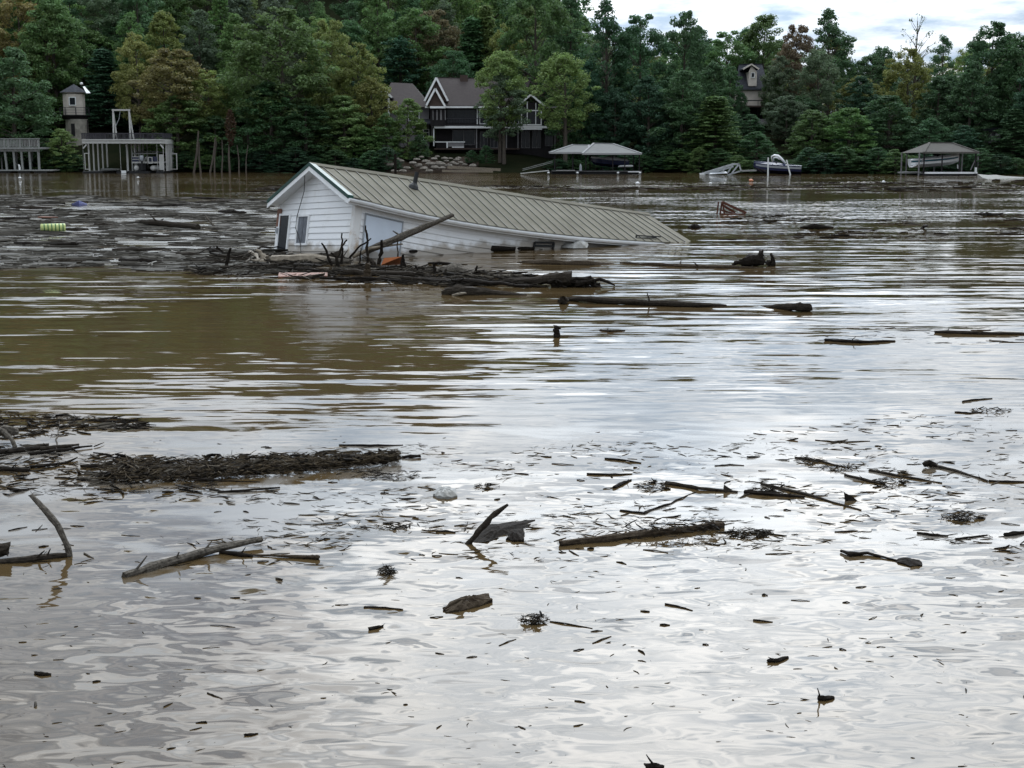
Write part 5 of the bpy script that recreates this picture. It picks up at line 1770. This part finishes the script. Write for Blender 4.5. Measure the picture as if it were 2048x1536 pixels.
# wooden furniture frame
cf = empty('floating_table', W(1463, 428), 'dark wooden table frame floating tipped on its side', 'furniture')
dd_ = W(1460, 429).y
for k_, (u, v, w_) in enumerate((((1437, 403), (1434, 428), .07), ((1444, 403), (1440, 429), .08), ((1444, 404), (1492, 426), .13), ((1440, 420), (1475, 429), .09), ((1442, 428), (1490, 428), .06))):
    MB().bar(P(*u, dd_ + .2 * (k_ % 2)), P(*v, dd_ + .2 * (k_ % 2)), w_).build('rail', 'chair_wood', cf)
MB().bar(P(1445, 405, dd_ + .5), P(1449, 428, dd_ + .5), .08).build('leg', 'chair_wood', cf)
MB().bar(P(1446, 411, dd_ + .7), P(1470, 425, dd_ + .7), .12).build('rail', 'chair_wood', cf)
for i, (x, y, rad, m_, lab) in enumerate(((1502, 363, .32, 'orange_plastic', 'orange buoy drifting in front of the truss gangway'), (1275, 369, .3, 'white_plastic', 'white plastic jug drifting beyond the sunken roof'), (1421, 369, .22, 'white_plastic', 'small white jug drifting before the truss gangway'), (1767, 366, .25, 'white_plastic', 'white plastic jug drifting before the tan roofed lift'), (40, 358, .25, 'white_plastic', 'white plastic jug drifting before the grey raised deck'), (276, 357, .2, 'white_plastic', 'white plastic jug drifting before the covered dock'))):
    c = W(x, y)
    rad *= .6
    tag(MB().tube([c + Vector((-rad, 0, .08)), c + Vector((-rad * .7, 0, .1)), c + Vector((rad * .5, 0, .12)), c + Vector((rad * .8, 0, .1)), c + Vector((rad * 1.2, 0, .1))], [.05, rad * .7, rad * .7, rad * .3, rad * .2], 9).build('buoy' if i == 0 else 'plastic_jug', m_, None, smooth=True), lab, 'buoy' if i == 0 else 'jug')
tag(wood('floating_log', 'dark log end drifting just beyond the wooden table frame', [W(1172 + 430, 455, .02), W(1630, 453, .12), W(1665, 455, .02)], [.05, .12, .05], 'black_wood', 'log', seed=31))
wood('drift_branch', 'black branch drifting far out on the glittering water', [W(1950, 427, .02), W(1975, 429, .08), W(2005, 427, .04)], [.04, .1, .04], 'black_wood', 'branch', seed=32)
wood('drift_branch', 'small dark stub standing out of the glittering water', [W(1842, 458, -.02), W(1850, 452, .1), W(1853, 452, .3)], [.05, .07, .03], 'black_wood', 'branch', seed=33)
wood('floating_log', 'dark waterlogged stump drifting between the roof end and the table frame', [W(1378, 455, .0), W(1390, 453, .1), W(1402, 455, .0)], [.06, .12, .06], 'black_wood', 'log', seed=34)

# --- near water: the pieces one can name
p0 = W(141, 1112)
yy = p0.y
wood('curved_plank', 'curved grey plank of bent wood rising out of the near water', [p0 + Vector((.0, 0, -.12)), P(136, 1095, yy), P(115, 1050, yy + .02), P(90, 1020, yy + .04), P(62, 990, yy + .06)], [.036, .037, .036, .034, .026], 'grey_wood', 'plank', seed=200, jit=.05, bend=.0, flat=.75, n=9)
wood('floating_stick', 'short dark log lying at the foot of the curved plank', [W(-30, 1128, .0), W(50, 1120, .015), W(138, 1110, .01)], [.03, .035, .022], 'wet_wood', 'log', seed=201, stubs=2)
wood('log_stub', 'blunt dark log stub beside the curved plank', [W(-60, 1105, .06), W(-10, 1100, .08), W(18, 1098, .08)], [.06, .066, .062], 'wet_wood', 'log', seed=202, n=10)
wood('floating_stick', 'straight pale grey pole floating on the near water', [W(248, 1152, .012), W(320, 1128, .028), W(430, 1098, .045), W(524, 1078, .06)], [.034, .036, .034, .026], 'grey_wood', 'pole', seed=203, stubs=3, n=9, bend=.015)
wood('floating_stick', 'thin brown stick with thick end floating beside the pale pole', [W(484, 1109, .01), W(560, 1112, .012), W(620, 1114, .016), W(638, 1115, .018)], [.008, .01, .018, .02], 'brown_wood', 'stick', seed=204, bend=.01)
wood('floating_stick', 'knobbly black twig under the pale pole', [W(440, 1104, .01), W(480, 1108, .02), W(505, 1112, .01)], [.016, .02, .012], 'black_wood', 'stick', seed=205, stubs=2)
# big raft of matted reeds
rf = empty('reed_raft', W(500, 945), 'long raft of matted brown reeds and bark in the near drift', 'debris raft')
mb = MB()
rws = []
for j in range(7):
    t = j / 6
    row = []
    for i in range(40):
        u = i / 39
        x = 200 + 600 * u
        yt, yb = 930 - 22 * u, 962 - 34 * u * u - 6 * u
        y = yt + (yb - yt) * t
        edge = min(1, min(u, 1 - u) * 9) * math.sin(PI * t) ** .6
        row.append(W(x, y + dr.uniform(-1.6, 1.6)) + Vector((0, 0, -.01 + edge * (.05 + dr.uniform(-.025, .04)))))
    rws.append(row)
mb.grid(rws).build('core', 'black_wood', rf)
s1 = [(W(200 + 600 * u, 930 - 22 * u + t * (32 - 34 * u * u + 16 * u), .02 + .05 * math.sin(PI * t)), 1.) for u, t in [(dr.random(), dr.uniform(-.15, 1.15)) for _ in range(2600)]]
floaters('reeds', None, s1, 'straw', 31, .05, .24, .05, .05, .22, parent=rf)
s1 = [(W(200 + 600 * u, 930 - 22 * u + t * (32 - 34 * u * u + 16 * u), .02 + .05 * math.sin(PI * t)), 1.) for u, t in [(dr.random(), dr.uniform(-.1, 1.1)) for _ in range(1300)]]
floaters('bark_bits', None, s1, 'litter', 32, .03, .14, .2, .05, .3, parent=rf)
wood('pale_reed', '', [W(325, 946, .06), W(410, 932, .09), W(455, 932, .08), W(490, 940, .05)], [.006, .009, .009, .005], 'pale_wood', parent=rf, seed=210, n=6)
wood('long_twig', '', [W(380, 955, .04), W(440, 962, .04), W(520, 964, .03)], [.008, .01, .006], 'black_wood', parent=rf, seed=211, n=6)
wood('twig', '', [W(463, 924, .03), P(464, 900, W(463, 924).y)], [.006, .002], 'black_wood', parent=rf, seed=212, n=5)
wood('twig', '', [W(590, 918, .05), P(572, 908, W(590, 918).y)], [.008, .004], 'black_wood', parent=rf, seed=213, n=5)
wood('log_stub', 'dark stub of wood at the far end of the reed raft', [W(804, 914, .015), W(820, 913, .02), W(841, 912, .02)], [.016, .02, .018], 'black_wood', 'log', seed=214)
wood('floating_stick', 'long thin straight twig floating beyond the reed raft', [W(678, 890, .005), W(740, 891, .012), W(806, 890, .004)], [.012, .014, .005], 'black_wood', 'stick', seed=215)
wood('floating_stick', 'dark wet pole in front of the reed raft', [W(435, 984, .008), W(490, 981, .015), W(560, 975, .01)], [.01, .014, .008], 'black_wood', 'stick', seed=216, stubs=2)
wood('floating_stick', 'brown forked stub beside the end of the reed raft', [W(160, 950, .0), P(157, 942, W(165, 952).y), ], [.02, .015], 'brown_wood', 'stick', seed=217)
wood('floating_stick', 'grey log piece lying in front of the reed raft end', [W(155, 955, .015), W(180, 957, .02), W(196, 958, .005)], [.014, .02, .012], 'grey_wood', 'stick', seed=218)
# pale snag at the side
p0 = W(28, 893)
wood('pale_snag', 'pale grey snag leaning out of the side drift', [W(30, 894, .0), P(24, 880, p0.y), P(8, 864, p0.y + .1), P(-20, 852, p0.y + .2)], [.03, .026, .035, .045], 'grey_wood', 'snag', seed=220)
wood('snag_block', 'rounded grey wood block caught on the pale snag', [P(-6, 862, p0.y + .2), P(14, 861, p0.y + .2), P(36, 864, p0.y + .2)], [.045, .065, .04], 'grey_wood', 'driftwood', seed=221)
for i, (a_, b_, rad, m_) in enumerate((((80, 898), (158, 889), .024, 'wet_wood'), ((60, 908), (184, 892), .02, 'black_wood'), ((0, 905), (80, 896), .04, 'black_wood'), ((60, 934), (130, 926), .018, 'black_wood'), ((0, 938), (60, 940), .03, 'black_wood'), ((188, 893), (208, 885), .008, 'wet_wood'), ((110, 905), (128, 848), .008, 'grey_wood'))):
    p1 = W(*b_, .02) if i != 6 else W(118, 836, .0)
    wood('side_stick', 'dark stick in the loose drift around the pale snag', [W(*a_, .015), W(*a_, .02).lerp(p1, .5), p1], [rad, rad, rad * .5], m_, 'stick', 'sticks around the pale snag', seed=230 + i, stubs=1)
# upright stick with bark slab
p0 = W(936, 1088)
wood('slanting_stick', 'dark thick stick rising at a slant from a bark slab', [p0 + Vector((-.02, 0, -.03)), P(955, 1065, p0.y + .03), P(982, 1035, p0.y + .06), P(1016, 1009, p0.y + .1)], [.028, .025, .026, .012], 'wet_wood', 'stick', seed=240, jit=.2)


def slab(name, label, pix, z, thick, m, cat='bark', seed=0, group=None):
    """a rough piece of bark: outline of water pixels, domed and thickened"""
    r = random.Random(seed)
    pts = []
    for i in range(len(pix)):
        a_, b_ = pix[i], pix[(i + 1) % len(pix)]
        for k in range(4):
            t = k / 4
            pts.append(W(a_[0] + (b_[0] - a_[0]) * t + r.uniform(-1.5, 1.5), a_[1] + (b_[1] - a_[1]) * t + r.uniform(-.8, .8)))
    c = sum(pts, Vector()) / len(pts)
    mb_ = MB()
    n_ = len(pts)
    for k, (s_, zz) in enumerate(((1, -.01), (1, z * .45), (.7, z), (.35, z + thick * .5))):
        for p in pts:
            mb_.v.append(c + (p - c) * s_ + Vector((0, 0, zz + r.uniform(-.3, .3) * thick * (k > 0))))
    mb_.v.append(c + Vector((0, 0, z + thick * .4)))
    for k in range(3):
        for i in range(n_):
            mb_.f.append([k * n_ + i, k * n_ + (i + 1) % n_, k * n_ + n_ + (i + 1) % n_, k * n_ + n_ + i])
    for i in range(n_):
        mb_.f.append([3 * n_ + i, 3 * n_ + (i + 1) % n_, 4 * n_])
    return tag(mb_.build(name, m), label, cat, group)


slab('bark_slab', 'ragged grey bark slab floating under the slanting stick', [(940, 1084), (960, 1052), (1010, 1046), (1070, 1040), (1048, 1062), (1000, 1076), (975, 1086)], .010, .040, 'black_wood', seed=241)
slab('wet_block', 'dark wet block of wood beside the ragged bark slab', [(1012, 1080), (1020, 1064), (1050, 1066), (1048, 1082), (1030, 1084)], .035, .03, 'black_wood', 'driftwood', seed=242)
wood('log_plank', 'long squared brown plank log matted with twigs on the near water', [W(1120, 1088, .012), W(1220, 1077, .018), W(1330, 1063, .022), W(1446, 1051, .018)], [.034, .038, .038, .03], 'brown_wood', 'log', seed=243, jit=.2, n=7)
s1 = [(W(1250 + 200 * dr.random(), 1054 + dr.uniform(-12, 12), .03 + .04 * dr.random()), 1.) for _ in range(260)]
floaters('twig_heap', 'heap of dark twigs caught on the plank log', s1, 'litter', 33, .02, .12, .12, .03, .4)
for nm_, lab, x0, x1, y0_, y1_, z_, k_ in (('twig_clump', 'dark clump of matted twigs just past the plank log', 1450, 1545, 1057, 1078, .035, 260), ('twig_clump', 'black clump of leaf and twig alone on the glassy water', 1038, 1100, 1228, 1250, .03, 170), ('twig_clump', 'small spiky leaf clump floating before the slanting stick', 755, 790, 1132, 1152, .05, 120), ('twig_clump', 'dark clump of reeds floating near the lone fin of bark', 1880, 1972, 1022, 1044, .035, 230),
                                            ('twig_clump', 'twig clump at the head of the floating forked pole', 1272, 1340, 960, 984, .035, 190), ('twig_clump', 'twiggy clump beside the wedge of bark', 1490, 1580, 972, 990, .03, 170), ('twig_clump', 'row of dark twigs floating off toward the open water', 1940, 2030, 816, 826, .03, 130), ('twig_clump', 'straw coloured twig clump at the head of the long drift line', 1590, 1650, 910, 930, .03, 130), ('twig_clump', 'dark mass of twigs in the middle of the long drift line', 1640, 1720, 926, 944, .03, 140),
                                            ('twig_clump', 'fibrous end clump of the long drift line', 1740, 1820, 955, 978, .03, 170), ('twig_clump', 'trail of twigs at the foot of the reed raft', 700, 840, 940, 962, .02, 220), ('twig_clump', 'little tuft of weed beyond the white foam block', 945, 1000, 966, 980, .02, 70), ('twig_clump', 'dark weed tuft before the reed raft tail', 745, 820, 1046, 1060, .015, 110)):
    cx0, cy0 = (x0 + x1) / 2, (y0_ + y1_) / 2
    s1 = []
    for _ in range(k_):
        a_, q = dr.uniform(0, 2 * PI), dr.random() ** .6
        s1.append((W(cx0 + math.cos(a_) * q * (x1 - x0) / 2, cy0 + math.sin(a_) * q * (y1_ - y0_) / 2, z_ * (1 - q) * dr.uniform(.3, 1.3)), 1.))
    o = floaters(nm_, lab, s1, 'litter', 300 + int(x0), .012, .12, .09, .006, .3, 'twig clump', as_stuff=True)
slab('bark_piece', 'fissured olive brown bark piece floating alone on the glassy water', [(886, 1222), (905, 1206), (940, 1196), (978, 1192), (984, 1204), (955, 1214), (925, 1222), (895, 1227)], .035, .035, 'brown_wood', seed=250)
slab('foam_block', 'dirty white foam block floating in the near drift', [(866, 992), (872, 982), (890, 979), (913, 983), (914, 994), (895, 998), (878, 997)], .05, .03, 'foam', 'foam', seed=251)
slab('bark_piece', 'flat black bark slab drifting below the dark reed clump', [(1790, 1124), (1800, 1117), (1840, 1122), (1846, 1132), (1820, 1134)], .02, .02, 'black_wood', seed=252)
wood('floating_stick', 'split black stick reaching to the flat bark slab', [W(1682, 1102, .015), W(1700, 1108, .02), W(1735, 1107, .012), W(1800, 1122, .008)], [.012, .022, .012, .008], 'black_wood', 'stick', seed=253)
c = W(1702, 1002)
tag(MB().poly([c + Vector((-.06, 0, -.01)), c + Vector((.08, 0, -.01)), c + Vector((.0, .08, -.01)), c + Vector((-.07, .02, .085)), c + Vector((.02, .02, .04))], [(0, 1, 4, 3), (1, 2, 4), (2, 0, 3), (2, 3, 4)]).build('bark_fin', 'black_wood'), 'lone black fin of bark sticking out of the water', 'bark')
c = W(1452, 984)
tag(MB().poly([c + Vector((-.03, 0, -.01)), c + Vector((.1, 0, -.01)), c + Vector((.0, .08, -.01)), c + Vector((-.02, .02, .075)), c + Vector((.06, .02, .02))], [(0, 1, 4, 3), (1, 2, 4), (2, 0, 3), (2, 3, 4)]).build('bark_fin', 'wet_wood'), 'small wedge of bark at the end of the floating forked pole', 'bark')
sticks = [((1332, 966), (1400, 977), (1475, 984), .02, 'wet_wood', 'floating forked pole ending at the small wedge of bark'),
          ((1522, 968), (1600, 985), (1722, 1020), .014, 'wet_wood', 'long tapering stick pointing at the black fin of bark'),
          ((1490, 984), (1540, 988), (1610, 994), .022, 'black_wood', 'thick black stick beside the twiggy clump'),
          ((1738, 941), (1800, 952), (1884, 966), .013, 'wet_wood', 'straight dark stick crossing the long drift line'),
          ((1850, 928), (1910, 940), (1975, 962), .016, 'wet_wood', 'club headed stick bending down to the water'),
          ((1978, 962), (2015, 963), (2060, 964), .012, 'black_wood', 'dark twig running on from the club headed stick'),
          ((1210, 917), (1245, 920), (1282, 926), .011, 'black_wood', 'upper of two short straight twigs past the bright water'),
          ((1174, 948), (1220, 949), (1264, 948), .012, 'black_wood', 'lower of two short straight twigs past the bright water'),
          ((1290, 1024), (1340, 1006), (1392, 984), .010, 'black_wood', 'slanting thin twig above the plank log'),
          ((1240, 1021), (1290, 1026), (1300, 1022), .010, 'black_wood', 'kinked twig near the slanting thin twig'),
          ((1430, 932), (1460, 929), (1488, 931), .008, 'black_wood', 'short black twig floating near the bright sky reflection'),
          ((1590, 915), (1640, 922), (1690, 934), .012, 'wet_wood', 'bent stick at the head of the long drift line'),
          ((1228, 975), (1245, 966), (1262, 960), .018, 'black_wood', 'stubby dark stick with rounded foot'),
          ((1690, 950), (1740, 962), (1770, 968), .016, 'wet_wood', 'fibrous stick lying in the long drift line'),
          ((2010, 1070), (2035, 1066), (2060, 1064), .02, 'black_wood', 'dark stick leaving the drift beyond the reed clump'),
          ((1835, 1066), (1870, 1070), (1896, 1072), .014, 'black_wood', 'short blunt stick below the reed clump'),
          ((1912, 1078), (1945, 1074), (1975, 1070), .010, 'black_wood', 'thin twig slanting below the reed clump'),
          ((1536, 1322), (1555, 1320), (1576, 1314), .016, 'black_wood', 'knobbly black twig on the smooth swell'),
          ((728, 1214), (770, 1215), (806, 1219), .008, 'black_wood', 'thin bent twig floating before the olive bark piece'),
          ((738, 1258), (755, 1254), (766, 1252), .014, 'black_wood', 'short lumpy twig on the smooth swell'),
          ((70, 1346), (85, 1348), (102, 1349), .014, 'black_wood', 'small black twig near the bank side ripples'),
          ((1330, 1208), (1355, 1212), (1385, 1221), .008, 'black_wood', 'hooked twig on the smooth swell'),
          ((415, 1386), (428, 1391), (444, 1397), .005, 'wet_wood', 'slim straight twig on the smooth swell'),
          ((1506, 1240), (1522, 1241), (1545, 1244), .007, 'black_wood', 'dark dash of twig on the smooth swell'),
          ((1100, 1243), (1130, 1247), (1185, 1257), .006, 'black_wood', 'long fine tail twig of the black leaf clump'),
          ((1636, 1397), (1652, 1396), (1668, 1395), .018, 'black_wood', 'short black bark chunk near the closest ripples'),
          ((1290, 1534), (1310, 1532), (1326, 1534), .02, 'black_wood', 'rounded dark chunk at the closest ripples'),
          ((488, 1470), (502, 1469), (516, 1467), .008, 'black_wood', 'short dark twig among the closest ripples'),
          ((1650, 680), (1720, 684), (1790, 682), .03, 'black_wood', 'long crooked twig floating past the calm water'),
          ((1870, 664), (1960, 666), (2060, 668), .035, 'wet_wood', 'long bare branch drifting past the far twigs'),
          ((1910, 824), (1940, 826), (1965, 824), .012, 'black_wood', 'fine forked twig beside the row of dark twigs'),
          ((1925, 803), (1950, 799), (1985, 797), .012, 'black_wood', 'arched twig beyond the row of dark twigs'),
          ((1630, 880), (1680, 884), (1740, 882), .007, 'black_wood', 'fine line of twig beyond the long drift line'),
          ((1200, 660), (1220, 662), (1250, 661), .02, 'wet_wood', 'faint twig floating in the calm middle water')]
for i, (a_, b_, c_, rad, m_, lab) in enumerate(sticks):
    wood('floating_stick', lab, [W(*a_, rad * .5), W(*b_, rad * .8), W(*c_, rad * .3)], [rad * 1.1, rad, rad * .6], m_, 'stick', seed=400 + i, stubs=1 if rad > .012 else 0, n=6, jit=.22)
wood('club_head', 'rounded dark head of the club headed stick', [W(1846, 930, .03), W(1858, 926, .05), W(1872, 930, .03)], [.025, .04, .02], 'black_wood', 'driftwood', seed=260)
# scattered short sticks, one object each
sh = random.Random(77)
k9 = 0
for i in range(130):
    while True:
        y = sh.choice([sh.uniform(890, 1000), sh.uniform(930, 1130), sh.uniform(940, 1120), sh.uniform(940, 1120), sh.uniform(1120, 1330)])
        x = sh.uniform(10, 2040)
        if vnoise(x / 170, y / 36, 10) > .5 or sh.random() < .08:
            break
    rr = sh.uniform(.0025, .007)
    L_ = sh.uniform(.04, .09) + sh.random() ** 3 * .2
    an = sh.gauss(0, .6)
    c = W(x, y, rr * .5)
    dv = Vector((math.cos(an), math.sin(an), 0)) * L_
    dark_ = sh.random() < .7
    wood('drift_twig', 'short black twig floating loose in the near drift' if dark_ else 'short grey twig floating loose in the near drift', [c - dv * .5, c + Vector((sh.uniform(-.01, .01), sh.uniform(-.012, .012), .004)), c + dv * .5], [rr, rr * 1.1, rr * .6], 'black_wood' if dark_ else 'grey_wood', 'twig', 'loose black twigs of the near drift' if dark_ else 'loose grey twigs of the near drift', seed=500 + i, n=5, seg=2, jit=.25)
